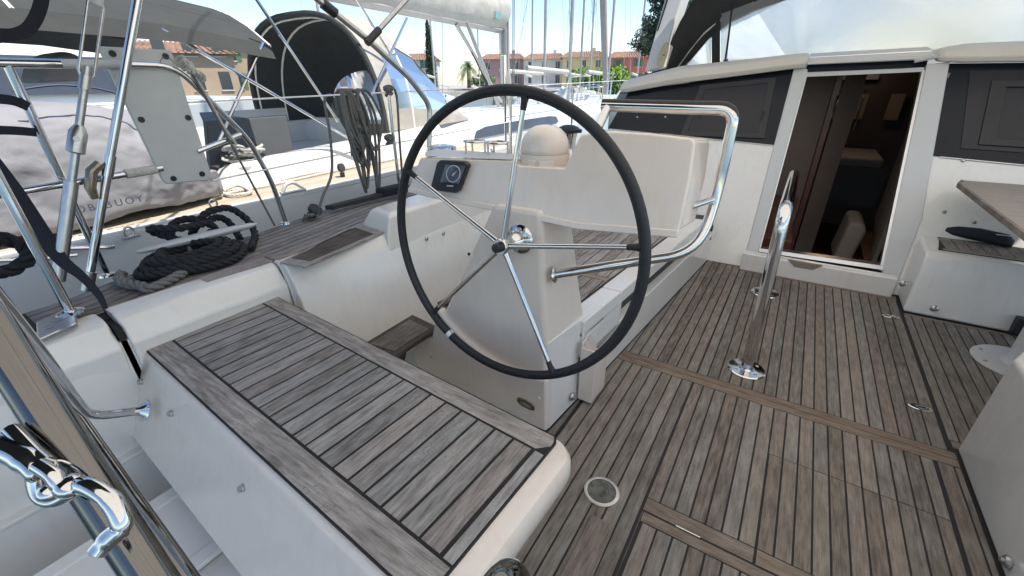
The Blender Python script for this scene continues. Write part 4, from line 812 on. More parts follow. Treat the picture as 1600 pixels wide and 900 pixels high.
MB().tube([(-0.537, 0.020, 1.260), (-0.396, 0.015, 1.137), (-0.295, 0.012, 1.043)], 0.0140, 24).build('tube', 'steel_dark_reflection', t, smooth=True)
MB().tube([(-1.121, 0.058, 1.112), (-0.648, 0.035, 1.045)], 0.0125, 18).build('tube', 'steel_dark_reflection', t, smooth=True)
MB().tube([(-0.659, 0.036, 1.047), (-0.622, 0.034, 1.048), (-0.314, 0.022, 1.036)], [0.0135, 0.0165, 0.0150], 22).build('sleeve', 'steel_dark_reflection', t, smooth=True)
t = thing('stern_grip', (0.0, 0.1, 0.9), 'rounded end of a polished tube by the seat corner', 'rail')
e0 = V((-0.128, 0.175, 1.022)); MB().tube(fillet([e0+V((0.0, 0.02, -0.45)), e0+V((0.0, 0.02, 0.0)), e0+V((0.02, -0.25, 0.0))], 0.05, 8), 0.0165, 22).build('tube', 'steel_dark_reflection', t, smooth=True)
# pelican hook on the gate wire
t = thing('pelican_hook', (-0.33, 0.0, 1.1), 'polished pelican hook with ring pin hanging on the gate tube', 'hook')
MB().tube(smoothpath([(-0.437, -0.017, 1.175), (-0.409, -0.007, 1.172), (-0.389, -0.003, 1.169), (-0.379, -0.002, 1.164)], 4), [0.0085]*8+[0.0075]*4+[0.0065], 14).build('body', 'steel', t, smooth=True)
MB().tube(smoothpath([(-0.427, -0.002, 1.179), (-0.399, 0.000, 1.172), (-0.381, 0.002, 1.169)], 4), 0.0055, 12).build('lever', 'steel', t, smooth=True)
for s_, zz in ((0.0, 0.283), (0.0, 0.298)):
    MB().tube(smoothpath([(-0.388, -0.003, 1.168), (-0.382, -0.008, 1.151), (-0.372, -0.005, 1.146), (-0.364, 0.003, 1.150), (-0.359, 0.008, 1.154)], 5) if zz < 0.29 else smoothpath([(-0.377, -0.001, 1.173), (-0.362, 0.002, 1.170), (-0.357, 0.002, 1.164), (-0.351, 0.008, 1.162)], 5), 0.0048, 12).build('fork', 'steel', t, smooth=True)
MB().ball((-0.367, -0.003, 1.157), 0.0075, 14, (1, 1, 0.8)).build('pin', 'steel', t, smooth=True)
MB().ball((-0.355, 0.005, 1.162), 0.0085, 14, (1.2, 1, 0.8)).build('pin', 'steel', t, smooth=True)
rc_ = V((-0.368, 0.010, 1.162)); ru = (V((-0.356, 0.014, 1.157))-rc_); rv = (V((-0.380, 0.013, 1.163))-rc_)
MB().tube([rc_+ru*math.cos(a*math.pi/12)+rv*math.sin(a*math.pi/12)*0.6 for a in range(24)], 0.0009, 6, closed=True).build('split_ring', 'steel', t, smooth=True)
MB().tube(smoothpath([(-0.356, 0.006, 1.160), (-0.341, 0.012, 1.163), (-0.324, 0.016, 1.157), (-0.315, 0.015, 1.146), (-0.314, 0.013, 1.141), (-0.317, 0.005, 1.136), (-0.318, -0.002, 1.131)], 5), [0.0058]*10+[0.0062]*10+[0.0065]*6+[0.0058]*4+[0.0048], 14).build('hook', 'steel', t, smooth=True)

# backstay with rigging screw
t = thing('backstay', (-2.3, 0.3, 0.65), 'grey rigging screw with open body and toggle on the backstay', 'rigging')
sa0, sa1 = V((-2.220, 0.301, 0.763)), V((-2.220, 0.731, 1.694)); dv = (sa1-sa0)
def sp_(f): return sa0+dv*f
sd_ = V((0.0, 0.72, -0.40)).normalized()
for s in (-1, 1): MB().tube([sp_(0.70)+sd_*0.008*s, sp_(0.73)+sd_*0.021*s, sp_(0.96)+sd_*0.021*s, sp_(0.985)+sd_*0.012*s], 0.005, 10).build('body_side', 'steel_dull', t, smooth=True)
MB().cyl(sp_(0.67), sp_(0.72), 0.018, 14).build('body_end', 'steel_dull', t, smooth=True)
MB().cyl(sp_(0.96), sp_(1.0), 0.020, 14).build('body_end', 'gelcoat_grey', t, smooth=True)
MB().cyl(sp_(0.53), sp_(0.75), 0.0125, 14).build('stud', 'steel_dull', t, smooth=True)
MB().tube([sp_(0.445), sp_(0.45), sp_(0.52), sp_(0.545)], [0.016, 0.027, 0.027, 0.014], 12).build('toggle', 'steel_dull', t, smooth=True, sharp=30)
MB().cyl(sp_(0.50)+V((0.03, -0.01, 0)), sp_(0.50)-V((0.03, -0.01, 0)), 0.010, 12).build('clevis_pin', 'steel_dull', t, smooth=True)
MB().cyl(sp_(0.34), sp_(0.45), 0.0135, 14).build('stud', 'steel_dull', t, smooth=True)
MB().cyl(sp_(-0.02), sp_(0.345), 0.021, 16).build('cylinder', 'steel_dull', t, smooth=True)
MB().cyl(sp_(1.0), sp_(5.0), 0.005, 8).build('wire', 'steel', t, smooth=True)
# aft strut of the sun canopy with its clamp
t = thing('canopy_strut', (-2.44, 0.44, 0.64), 'polished canopy strut with ribbed clamp rising from the side deck', 'strut')
c0, c1 = V((-2.400, 0.393, 0.641)), V((-2.300, 0.879, 1.699)); dv = c1-c0
MB().cyl(c0, c0+dv*2.0, 0.0155, 18).build('tube', 'steel', t, smooth=True)
MB().cyl(c0+dv*0.40, c0+dv*0.475, 0.020, 18).build('clamp', 'steel', t, smooth=True)
MB().cyl(c0-dv*0.02, c0+dv*0.05, 0.021, 16).build('socket', 'steel_dull', t, smooth=True)
cl = c0+dv*0.45+V((0, -0.03, 0)); MB().tube([cl, cl+V((0.0, -0.035, -0.025)), cl+V((0, -0.06, -0.085)), cl+V((0, -0.06, -0.13))], [0.018, 0.020, 0.019, 0.013], 12).build('clamp_lever', 'bronze', t, smooth=True, sharp=30)
# board on the rail
t = thing('motor_bracket', (-2.45, 0.88, 0.97), 'flat pale grey mounting board with dark screws hung on the stern rail', 'board')
MB().prism([(-2.430, 0.741, 1.541), (-2.430, 0.995, 1.538), (-2.430, 1.001, 0.998), (-2.430, 0.970, 0.972), (-2.430, 0.806, 0.984), (-2.430, 0.793, 1.001)], (-0.022, 0, 0)).build('board', 'board_plastic', t, bevel=0.006)
for q in ((-2.430, 0.779, 1.516), (-2.430, 0.965, 1.513), (-2.430, 0.795, 1.265), (-2.430, 0.976, 1.261), (-2.430, 0.836, 1.005), (-2.430, 0.959, 1.005)):
    MB().lathe([(0.013, 0), (0.012, 0.004), (0.005, 0.004), (0.004, 0.001), (0, 0.001)], q, (1, 0, 0), 14).build('screw', 'black_plastic', t, smooth=True)
q = V((-2.428, 0.962, 1.483)); MB().tube([q+V((0, 0.026*math.cos(a*math.pi/12), 0.026*math.sin(a*math.pi/12))) for a in range(20)], 0.0012, 5).build('rust_ring', 'bronze', t)
t = thing('rail_lashing', (-2.45, 1.0, 1.45), 'frayed pale cord knotted round the rail beside the grey board', 'rope')
k0 = V((-2.420, 1.045, 1.463))
for i in range(6): MB().tube([k0+V((0.022*math.cos(a*0.7+i), -0.03+0.012*i+0.01*math.sin(a), 0.03-0.012*i+0.020*math.sin(a*0.7+i))) for a in range(10)], 0.0075, 6, closed=True).build('turn', 'pale_rope', t, smooth=True)
MB().tube(smoothpath([k0, k0+V((0, 0.03, -0.10)), k0+V((-0.01, 0.07, -0.24)), k0+V((-0.01, 0.11, -0.34))], 4), 0.007, 6).build('tail', 'pale_rope', t, smooth=True)
MB().tube(smoothpath([k0+V((0, 0.0, -0.02)), k0+V((0, 0.06, -0.25)), k0+V((-0.02, 0.14, -0.55)), k0+V((-0.02, 0.20, -0.80))], 4), 0.006, 6).build('tail', 'grey_rope', t, smooth=True)

# webbing
def ribbon(pts, w, m, parent, name='band', wd=None, th=0.002):
    P = smoothpath(pts, 6); mb = MB(); rings = []
    for i, p in enumerate(P):
        t_ = (P[min(i+1, len(P)-1)]-P[max(i-1, 0)]).normalized(); f = i/(len(P)-1)*(len(pts)-1); k = min(int(f), len(pts)-2)
        ww = w if not isinstance(w, (list, tuple)) else w[k]+(w[k+1]-w[k])*(f-k)
        s = t_.cross(V(p)-V((0, 0, 1.4))).normalized() if wd is None else V(wd)
        n_ = t_.cross(s).normalized()*th
        rings.append([p-s*ww/2-n_, p+s*ww/2-n_, p+s*ww/2+n_, p-s*ww/2+n_])
    return mb.loft(rings).build(name, m, parent, smooth=True)
t = thing('strap', (-1.95, 0.33, 0.6), 'broad black webbing strap running down into the coaming gap', 'strap')
ribbon([(-2.499, 0.307, 1.192), (-2.367, 0.314, 1.055), (-2.245, 0.317, 0.900), (-2.184, 0.323, 0.820), (-2.125, 0.343, 0.764), (-2.068, 0.353, 0.695), (-2.043, 0.348, 0.634), (-2.039, 0.346, 0.603)], [0.062, 0.060, 0.052, 0.040, 0.030, 0.022, 0.012, 0.008], 'webbing', t, wd=None)
t = thing('rail_strap', (-2.3, 0.3, 1.6), 'black webbing strap sagging from above the top rail', 'strap')
ribbon([(-2.350, 0.641, 1.750), (-2.350, 0.603, 1.662), (-2.350, 0.556, 1.595), (-2.350, 0.513, 1.565), (-2.350, 0.431, 1.545)], 0.036, 'webbing', t)
t = thing('post_strap', (-2.42, 0.4, 1.2), 'black webbing band wrapped on the stern rail post, upper of two', 'strap')
ribbon([(-2.400, 0.372, 1.366), (-2.400, 0.430, 1.355), (-2.390, 0.461, 1.333)], 0.033, 'webbing', t)
t = thing('post_strap', (-2.42, 0.4, 1.1), 'black webbing band wrapped on the stern rail post, lower of two', 'strap')
ribbon([(-2.400, 0.334, 1.265), (-2.400, 0.402, 1.256), (-2.390, 0.450, 1.246)], 0.030, 'webbing', t)
t = thing('spare_rope', (-2.35, 0.2, 0.65), 'black rope bight slung behind the stern rail post', 'rope')
rope3([(-2.450, 0.191, 0.901), (-2.450, 0.248, 0.879), (-2.450, 0.283, 0.831), (-2.420, 0.271, 0.796), (-2.400, 0.228, 0.781), (-2.400, 0.193, 0.775), (-2.400, 0.147, 0.805)], 0.026, 'bight', 'black_rope', t)

# ============================================================ lifelines, stanchions, hung rope
t = thing('stanchion', (-2.57, 2.35, 0.63), 'slim steel guard stanchion on the port deck edge', 'stanchion')
MB().cyl((-2.585, 2.35, 0.63), (-2.575, 2.35, 1.35), 0.0125, 14).build('post', 'steel', t, smooth=True)
MB().lathe([(0.03, 0), (0.026, 0.02), (0.016, 0.06)], (-2.585, 2.35, 0.63), (0, 0, 1), 16).build('base', 'steel', t, smooth=True)
t = thing('stanchion', (-2.80, 4.3, 0.63), 'slim steel guard stanchion forward, seen through the steering wheel', 'stanchion')
for x_ in (0, 0.05): MB().cyl((-2.80-x_, 4.3+x_, 0.6), (-2.79, 4.3, 1.36), 0.0125, 12).build('post', 'steel', t, smooth=True)
t = thing('lifeline', (-2.5, 2.0, 1.3), 'upper white lifeline wire above the port side deck', 'wire')
MB().tube([(-2.44, 1.0, 1.325), (-2.575, 2.35, 1.335), (-2.79, 4.3, 1.345), (-2.8, 9.0, 1.40)], 0.0045, 8).build('wire', 'white_paint', t, smooth=True)
t = thing('lifeline', (-2.5, 2.0, 0.98), 'lower white lifeline wire above the port side deck', 'wire')
MB().tube([(-2.44, 1.0, 0.965), (-2.58, 2.35, 0.985), (-2.79, 4.3, 0.99), (-2.8, 9.0, 1.0)], 0.0045, 8).build('wire', 'white_paint', t, smooth=True)
t = thing('hung_rope', (-2.56, 2.1, 0.75), 'hank of dark grey rope hung over the lifeline by the stanchion', 'rope')
random.seed(11)
for i in range(17):
    y0 = 1.95+random.uniform(-0.05, 0.10); y1 = y0+random.uniform(0.04, 0.17); zb = random.uniform(0.68, 1.02); xo = -2.555+random.uniform(-0.03, 0.04)
    lp = [(xo, y0, 1.335), (xo+0.02, y0-0.015, 1.2), (xo+0.03, y0+random.uniform(-0.02, 0.05), (1.2+zb)/2), (xo+0.01, (y0+y1)/2+random.uniform(-0.02, 0.04), zb), (xo-0.01, y1+0.01, (1.2+zb)/2+0.05), (xo, y1, 1.2), (xo, (y0+y1)/2, 1.345)]
    MB().tube(smoothpath(lp, 7, closed=True), 0.0095, 7, closed=True).build('loop', 'grey_rope', t, smooth=True)
for i in range(7): MB().tube([(-2.555+0.035*math.cos(a*0.63), 2.0+0.012*i+0.006*math.sin(a), 1.13-0.004*i+0.05*math.sin(a*0.63)*0.4) for a in range(10)], 0.009, 7, closed=True).build('wrap', 'grey_rope', t, smooth=True)
MB().tube(smoothpath([(-2.56, 1.86, 1.335), (-2.55, 1.80, 1.30), (-2.53, 1.78, 1.1), (-2.50, 1.72, 0.88), (-2.46, 1.60, 0.76), (-2.45, 1.53, 0.66)], 6), 0.0085, 8).build('fall', 'grey_rope', t, smooth=True)
MB().tube(smoothpath([(-2.56, 2.33, 1.36), (-2.55, 2.40, 1.33), (-2.55, 2.38, 1.0), (-2.56, 2.37, 0.68)], 6), 0.0085, 8).build('fall', 'grey_rope', t, smooth=True)
for c_ in ((-2.565, 2.345, 1.345), (-2.55, 2.28, 1.02)):
    for i in range(5): MB().tube([(c_[0]+0.024*math.cos(a*0.7+i*1.3), c_[1]+0.022*math.sin(a*0.7), c_[2]+0.012*(i-2)+0.008*math.sin(a+i)) for a in range(9)], 0.009, 6, closed=True).build('knot', 'grey_rope', t, smooth=True)
t = thing('deck_block', (-2.45, 1.52, 0.63), 'small dark turning block with knotted cord on the teak deck edge', 'block')
MB().lathe([(0.035, -0.015), (0.042, -0.012), (0.042, 0.012), (0.035, 0.015)], (-2.45, 1.52, 0.69), (0.6, 0.2, 0.75), 18).build('cheek', 'rubber', t, smooth=True)
for i in range(4): MB().tube([(-2.45+0.04*math.cos(a*0.7+i), 1.50+0.04*math.sin(a*0.7)-0.01*i, 0.66+0.02*math.sin(a+i)) for a in range(9)], 0.007, 6, closed=True).build('lashing', 'grey_rope', t, smooth=True)
t = thing('boat_hook', (-2.45, 1.95, 0.64), 'flat black covered bar lying along the deck edge', 'bar')
b0, b1 = V((-2.509, 1.626, 0.655)), V((-2.458, 2.257, 0.660)); dd = (b1-b0)
MB().prism([b0, b0+V((0.05, 0.03, 0)), b1+V((0.07, 0.02, 0)), b1+V((0.0, 0.02, 0))], (0, 0, 0.03)).build('bar', 'rubber', t, bevel=0.006)
MB().prism([b0+dd*0.62, b0+dd*0.66+V((0.075, 0, 0)), b1+V((0.09, 0, 0)), b1], (0, 0, 0.065)).build('cover', 'webbing', t, bevel=0.015, bseg=3)
# winches
def winch(name, x, y, z, s, label):
    t = thing(name, (x, y, z), label, 'winch', 'winches on the port coaming')
    MB().lathe([(0.085*s, 0), (0.085*s, 0.03*s), (0.070*s, 0.05*s), (0.066*s, 0.055*s)], (x, y, z), (0, 0, 1), 28).build('base', 'black_plastic', t, smooth=True)
    return t
t = winch('winch', -1.90, 2.12, 0.745, 1.0, 'black winch with polished top ring beside the console')
MB().lathe([(0.066, 0.05), (0.062, 0.19), (0.075, 0.24), (0.078, 0.26)], (-1.90, 2.12, 0.745), (0, 0, 1), 28).build('drum', 'black_plastic', t, smooth=True)
MB().lathe([(0.082, 0.26), (0.092, 0.27), (0.092, 0.285), (0.070, 0.295), (0.030, 0.296), (0.028, 0.285), (0, 0.285)], (-1.90, 2.12, 0.745), (0, 0, 1), 32).build('top', 'steel', t, smooth=True)
t = winch('winch', -1.80, 3.73, 0.66, 1.1, 'tall chromed winch with black cap behind the compass')
MB().lathe([(0.085, 0.05), (0.075, 0.10), (0.070, 0.16), (0.070, 0.25), (0.082, 0.30), (0.085, 0.31)], (-1.80, 3.73, 0.66), (0, 0, 1), 28).build('drum', 'steel', t, smooth=True)
MB().lathe([(0.085, 0.31), (0.105, 0.325), (0.105, 0.345), (0.085, 0.36), (0.05, 0.375), (0, 0.38)], (-1.80, 3.73, 0.66), (0, 0, 1), 28).build('cap', 'black_plastic', t, smooth=True)
MB().box((-1.70, 3.68, 0.995), (0.10, 0.05, 0.03), R(20)).build('feeder_arm', 'black_plastic', t, bevel=0.006)

# ============================================================ sun canopy over the cockpit (unseen above the frame, extended to shade the cockpit)
t = thing('sun_canopy', (0.1, 1.0, 2.2), 'pale canvas sun canopy on steel bows stretched over the cockpit', 'canopy')
rows = []
for y in (-1.3, -0.6, 0.2, 1.0, 1.8, 2.7, 3.65):
    rows.append([(-2.25+i*0.41, y, 2.22+0.16*(1-((i-6)/6)**2)+0.05*math.sin((y+1.3)*1.37)) for i in range(13)])
for (r0, r1, i0, i1, m_) in ((0, 3, 0, 4, 'hood_canvas'), (0, 3, 4, 12, 'canopy_canvas'), (3, 6, 0, 12, 'canopy_canvas')):  # dark port aft panel added to darken reflections in the near tubes
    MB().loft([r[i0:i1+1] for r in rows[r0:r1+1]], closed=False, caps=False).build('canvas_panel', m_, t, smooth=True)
for y in (-1.25, 0.7, 2.55):
    MB().tube([(-2.25+i*0.41, y, 2.19+0.16*(1-((i-6)/6)**2)+0.05*math.sin((y+1.3)*1.37)) for i in range(13)], 0.0125, 10).build('bow', 'steel', t, smooth=True)
t = thing('canopy_bow', (-1.98, 2.1, 0.8), 'dark steel canopy leg bent above the winch, with a jointed branch', 'frame')
lg = [V(p) for p in ((-1.99, 2.06, 0.80), (-1.990, 2.143, 1.267), (-2.000, 2.002, 1.421), (-2.020, 1.750, 1.601), (-2.040, 1.514, 1.744), (-2.060, 1.362, 1.840))]
MB().tube(fillet(lg, 0.06, 6), 0.0155, 16).build('leg', 'steel_dull', t, smooth=True)
jb, je = V((-2.000, 1.746, 1.600)), V((-2.000, 2.179, 1.906))
MB().tube([jb, jb+(je-jb)*3.4], 0.0135, 14).build('branch', 'steel_dull', t, smooth=True)
MB().cyl(jb-(je-jb)*0.05, jb+(je-jb)*0.16, 0.019, 14).build('joint', 'black_plastic', t, smooth=True)
MB().cyl(lg[3]+(lg[4]-lg[3])*0.7, lg[3]+(lg[4]-lg[3])*0.95, 0.024, 12).build('joint', 'black_plastic', t, smooth=True)

# ============================================================ water
mw, N, K, b = nodes_of('water'); b.inputs['Base Color'].default_value = (0.02, 0.05, 0.06, 1); b.inputs['Roughness'].default_value = 0.08
n = N.new('ShaderNodeTexNoise'); n.inputs['Scale'].default_value = 3.0; n.inputs['Detail'].default_value = 5; bp = N.new('ShaderNodeBump'); bp.inputs['Strength'].default_value = 0.3
g = N.new('ShaderNodeNewGeometry'); K.new(g.outputs['Position'], n.inputs['Vector']); K.new(n.outputs['Fac'], bp.inputs['Height']); K.new(bp.outputs[0], b.inputs['Normal'])
tag(MB().add([(-900, -900, -1.1), (900, -900, -1.1), (900, 900, -1.1), (-900, 900, -1.1)], [(0, 1, 2, 3)]).build('water', 'water'), kind='structure')

# ============================================================ neighbouring yacht
canvas('dark_canvas', (0.055, 0.057, 0.055), 0.0)
canvas('cream_canvas', (0.40, 0.38, 0.34), 0.08)
canvas('sail_cover', (0.52, 0.50, 0.45), 0.05)
canvas('cover_cloth', (0.25, 0.25, 0.265), 0.0)
glassy('clear_plastic', (0.86, 0.90, 0.93), transl=0.10, scale=1.5, c2=(0.95, 0.96, 0.97), rough=0.08)
mat('hull_white', (0.68, 0.68, 0.655), 0.22, var=0.02, scale=1.5, coat=0.3)
mat('cabin_window', (0.05, 0.06, 0.075), 0.08, var=0.1)
mat('mast_alloy', (0.42, 0.41, 0.39), 0.45, 0.6, var=0.08, scale=8)
mat('dark_panel', (0.060, 0.066, 0.070), 0.55, var=0.1, scale=4)
CX = -4.95
def sec(y, hb, zs):
    pts = [(CX+hb, y, zs), (CX+hb*0.985, y, 0.1), (CX+hb*0.86, y, -0.8), (CX+hb*0.4, y, -1.25)]
    return pts + [(2*CX-x, yy, z) for x, yy, z in pts[::-1]]
t = thing('moored_yacht', (CX, 3.0, -1.1), 'white sailing yacht moored alongside with dark spray hood and cream boom cover', 'yacht')
MB().loft([sec(-1.7, 1.72, 0.67), sec(-0.2, 1.86, 0.665), sec(1.0, 1.93, 0.655), sec(2.5, 1.95, 0.648), sec(4.5, 1.92, 0.665), sec(6.5, 1.78, 0.70), sec(9, 1.28, 0.77), sec(11.3, 0.62, 0.86), sec(12.8, 0.06, 0.93)]).build('hull', 'hull_white', t, smooth=True, sharp=30)
def hbx(y):
    T = [(-1.7, 1.72), (-0.2, 1.86), (1.0, 1.93), (2.5, 1.95), (4.5, 1.92), (6.5, 1.78), (9, 1.28)]
    for (a, b_), (c, d) in zip(T, T[1:]):
        if a <= y <= c: return CX+b_+(d-b_)*(y-a)/(c-a)
    return CX+1.28
ysn = [-1.6, -0.6, 0.4, 1.2, 2.0, 3.0, 4.0, 5.2, 6.5, 8.0]
dkp = MB().prism([(hbx(y)-0.05, y, 0.66+0.0*y) for y in ysn]+[(hbx(y)-0.60, y, 0.66) for y in ysn[::-1]], (0, 0, 0.004)).build('deck_caulking', 'teak_strip_dark', t)
for i in range(10):
    o0, o1 = 0.055+i*0.054, 0.055+i*0.054+0.050
    MB().prism([(hbx(y)-o0, y, 0.664) for y in ysn]+[(hbx(y)-o1, y, 0.664) for y in ysn[::-1]], (0, 0, 0.006)).build('deck_plank', 'teak_pale', t)
MB().prism([(hbx(y)-0.002, y, 0.65) for y in ysn]+[(hbx(y)-0.052, y, 0.65) for y in ysn[::-1]], (0, 0, 0.035)).build('toe_rail', 'hull_white', t, bevel=0.008)
# coachroof, coamings, cockpit
def cab(z, g, y0, y1): return [(CX+1.28-g, y0, z), (CX+1.28-g, y1-2.2, z), (CX+0.5-g*0.5, y1, z), (CX-0.5+g*0.5, y1, z), (CX-1.28+g, y1-2.2, z), (CX-1.28+g, y0, z)]
MB().loft([cab(0.64, 0, 3.9, 9.6), cab(0.80, 0.05, 3.9, 9.4), cab(0.90, 0.16, 3.9, 9.0), cab(0.95, 0.35, 3.9, 8.6)]).build('coachroof', 'hull_white', t, bevel=0.03, bseg=3)
MB().prism([(CX+1.275, 4.75, 0.705), (CX+1.275, 7.2, 0.735), (CX+1.245, 7.15, 0.835), (CX+1.225, 6.7, 0.87), (CX+1.225, 5.2, 0.855), (CX+1.24, 4.85, 0.80)], (0.012, 0, 0)).build('cabin_window', 'cabin_window', t, bevel=0.004)
MB().loft([[(CX+1.36, 1.45, 0.64), (CX+1.36, 4.1, 0.64), (CX+1.12, 4.1, 0.64), (CX+1.12, 1.45, 0.64)], [(CX+1.33, 1.62, 0.80), (CX+1.30, 4.1, 0.90), (CX+1.14, 4.1, 0.90), (CX+1.14, 1.62, 0.80)], [(CX+1.28, 1.75, 0.84), (CX+1.26, 4.1, 0.95), (CX+1.16, 4.1, 0.95), (CX+1.16, 1.75, 0.84)]]).build('coaming', 'hull_white', t, bevel=0.025, bseg=3)
MB().box((CX-1.25, 2.6, 0.78), (0.22, 3.0, 0.30)).build('coaming', 'hull_white', t, bevel=0.02)
MB().prism([(-4.050, 1.745, 1.131), (-4.050, 2.433, 1.131), (-3.950, 2.359, 0.706), (-3.950, 1.619, 0.732)], (-0.06, 0, 0)).build('cockpit_screen', 'dark_panel', t, bevel=0.006)
MB().prism([(-4.100, 1.744, 1.120), (-4.100, 2.463, 1.128), (-4.600, 2.766, 1.162), (-4.600, 1.948, 1.162)], (0, 0, 0.012)).build('cockpit_locker', 'dark_panel', t)
MB().box((CX+0.15, 3.92, 0.80), (2.0, 0.06, 0.34)).build('cabin_end', 'moulding', t)
MB().box((CX+0.55, 3.88, 0.80), (0.62, 0.03, 0.26)).build('washboard', 'teak_strip_dark', t)
MB().box((CX, 1.2, 0.32), (2.3, 4.8, 0.5)).build('cockpit_well', 'dark_recess', t)
# spray hood as bent sheets, dark inside, pale outside, with clear panels
def arch(y0, lean, hw, z0, z1, k=26):
    out = []
    for i in range(k+1):
        a = math.pi*i/k; cx_ = math.copysign(abs(math.cos(a))**0.72, math.cos(a)); sz = max(0.0, math.sin(a))**0.80
        out.append(V((CX+hw*cx_, y0+lean*sz, z0+(z1-z0)*sz)))
    return out
A0, A1, A2 = arch(3.32, -0.05, 1.22, 0.93, 2.07), arch(3.70, 0.0, 1.23, 0.93, 2.09), arch(4.05, 0.0, 1.20, 0.93, 1.92)
A3 = arch(4.45, -0.05, 1.15, 0.93, 1.56); A4 = arch(4.95, -0.05, 1.05, 0.93, 1.02)
inner, outer, clear = MB(), MB(), {}
rowsA = [A0, [A0[i]*0.5+A1[i]*0.5 for i in range(27)], A1, A2, A3, A4]
for r in range(5):
    for i in range(26):
        s = i/26; q = [rowsA[r][i], rowsA[r][i+1], rowsA[r+1][i+1], rowsA[r+1][i]]
        w_side = (r in (1, 2, 3)) and (1 <= i <= 5) and not (r == 1 and i == 5)
        w_front = r == 4 and (3 <= i <= 11 or 14 <= i <= 22)
        if w_side or w_front: clear.setdefault((w_front, i < 13), MB()).add(q, [(0, 1, 2, 3)])
        else:
            c = V((CX, 0, 1.1)); f = lambda p, o: p + (V((p.x-c.x, 0, p.z-c.z)).normalized())*o
            inner.add([f(p, -0.006) for p in q], [(0, 1, 2, 3)]); outer.add([f(p, 0.006) for p in q], [(0, 1, 2, 3)])
inner.build('hood_lining', 'dark_canvas', t, smooth=True); outer.build('hood_canvas', 'cream_canvas', t, smooth=True)
for mb_ in clear.values(): mb_.build('hood_window', 'clear_plastic', t, smooth=True)
MB().tube(A0, 0.028, 8).build('hood_edge', 'dark_canvas', t, smooth=True)
MB().tube([p+V((0, 0.06, -0.03)) for p in A0], 0.012, 8).build('hood_bow', 'hood_piping', t, smooth=True)
MB().tube([p+V((0, 0.02, -0.02)) for p in A1], 0.013, 8).build('hood_bow', 'hood_piping', t, smooth=True)
# bimini of the neighbour
rows = []
for y, dz in ((-0.55, -0.02), (0.1, 0.05), (0.8, 0.07), (1.5, 0.05), (2.15, -0.03)):
    rows.append([V((CX-1.35+i*0.225, y, 1.70+dz+0.34*(1-abs((i-6)/6)**2.6))) for i in range(13)])
MB().loft(rows, closed=False, caps=False).build('bimini_canvas', 'dark_canvas', t, smooth=True)
MB().loft([[r[12] for r in rows], [r[12]+V((0.05, 0, -0.10)) for r in rows]], closed=False, caps=False).build('bimini_valance', 'dark_canvas', t, smooth=True)
for r_ in (rows[0], rows[2], rows[4]): MB().tube([p+V((0, 0, -0.012)) for p in r_], 0.014, 8).build('bimini_bow', 'hood_piping', t, smooth=True)
for k in range(9):
    i = 1.2+k*1.2; i0 = int(i); f_ = i-i0
    MB().tube([(r[i0]*(1-f_)+r[i0+1]*f_)+V((0, 0, -0.004)) for r in rows], 0.006, 5).build('bimini_seam', 'caulk', t)
for pa, pb in (((CX+1.36, 1.45, 1.72), (CX+1.42, 2.9, 0.80)), ((CX+1.36, 0.1, 1.72), (CX+1.45, 1.35, 0.72)), ((CX+1.36, 2.1, 1.68), (CX+1.40, 1.55, 1.0)), ((-3.750, 3.806, 2.002), (-3.680, 2.888, 1.003)), ((-3.500, 2.063, 1.957), (-3.550, 2.603, 1.086)), ((-3.800, 3.210, 2.120), (-3.780, 3.558, 1.643))):
    MB().cyl(pa, pb, 0.0125, 10).build('frame_tube', 'steel', t, smooth=True)
# mast, boom, cover, kicker
MB().tube([(CX, 7.45, 0.95), (CX, 7.45, 19.0)], 0.085, 16).build('mast', 'mast_alloy', t, smooth=True)
MB().box((CX+0.02, 7.36, 1.55), (0.10, 0.10, 0.55)).build('mast_pocket', 'moulding', t, bevel=0.02)
def bsec(y, z0, hh, ww): return [(CX+ww*math.sin(a*math.pi/6)*(1.0 if abs(a-6) < 4 else 0.75), y, z0+hh*0.5-hh*0.5*math.cos(a*math.pi/6)) for a in range(12)]
MB().loft([bsec(7.30, 2.16, 0.10, 0.06), bsec(3.2, 2.26, 0.12, 0.06)]).build('boom', 'mast_alloy', t, smooth=True)
secs = []
for i in range(22):
    f_ = i/21; y = 7.42-4.3*f_; secs.append(bsec(y, 2.20+0.08*f_+0.012*math.sin(i*1.9), 0.62-0.20*f_+0.03*math.sin(i*2.3), 0.17-0.03*f_+0.012*math.sin(i*3.1)))
MB().loft(secs).build('sail_cover', 'sail_cover', t, smooth=True, sharp=60)
MB().box((CX+0.165, 7.0, 2.40), (0.012, 0.16, 0.10)).build('cover_patch', MAT.get('patch') or mat('patch', (0.16, 0.36, 0.33), 0.6), t)
MB().cyl((CX+0.03, 6.05, 2.2), (CX+0.03, 7.25, 1.05), 0.030, 12).build('kicker', 'mast_alloy', t, smooth=True)
MB().cyl((CX+0.35, 5.9, 2.2), (CX+0.5, 6.5, 0.98), 0.030, 12).build('boom_strut', 'mast_alloy', t, smooth=True)
MB().cyl((CX+0.03, 6.1, 2.2), (CX+0.05, 7.0, 1.1), 0.010, 8).build('kicker_line', 'caulk', t)
for x_, y_ in ((0.05, 7.30), (0.09, 7.38), (-0.03, 7.32), (0.12, 7.5), (0.10, 7.58)): MB().cyl((CX+x_, y_, 1.0), (CX+x_*1.2, y_+0.02, 3.2), 0.007, 6).build('halyard', 'grey_rope', t)
MB().tube([(CX+0.13+0.04*math.cos(a*math.pi/8), 7.36, 1.32+0.26*math.sin(a*math.pi/8)) for a in range(16)], 0.010, 6, closed=True).build('halyard_loop', 'pale_rope', t, smooth=True)
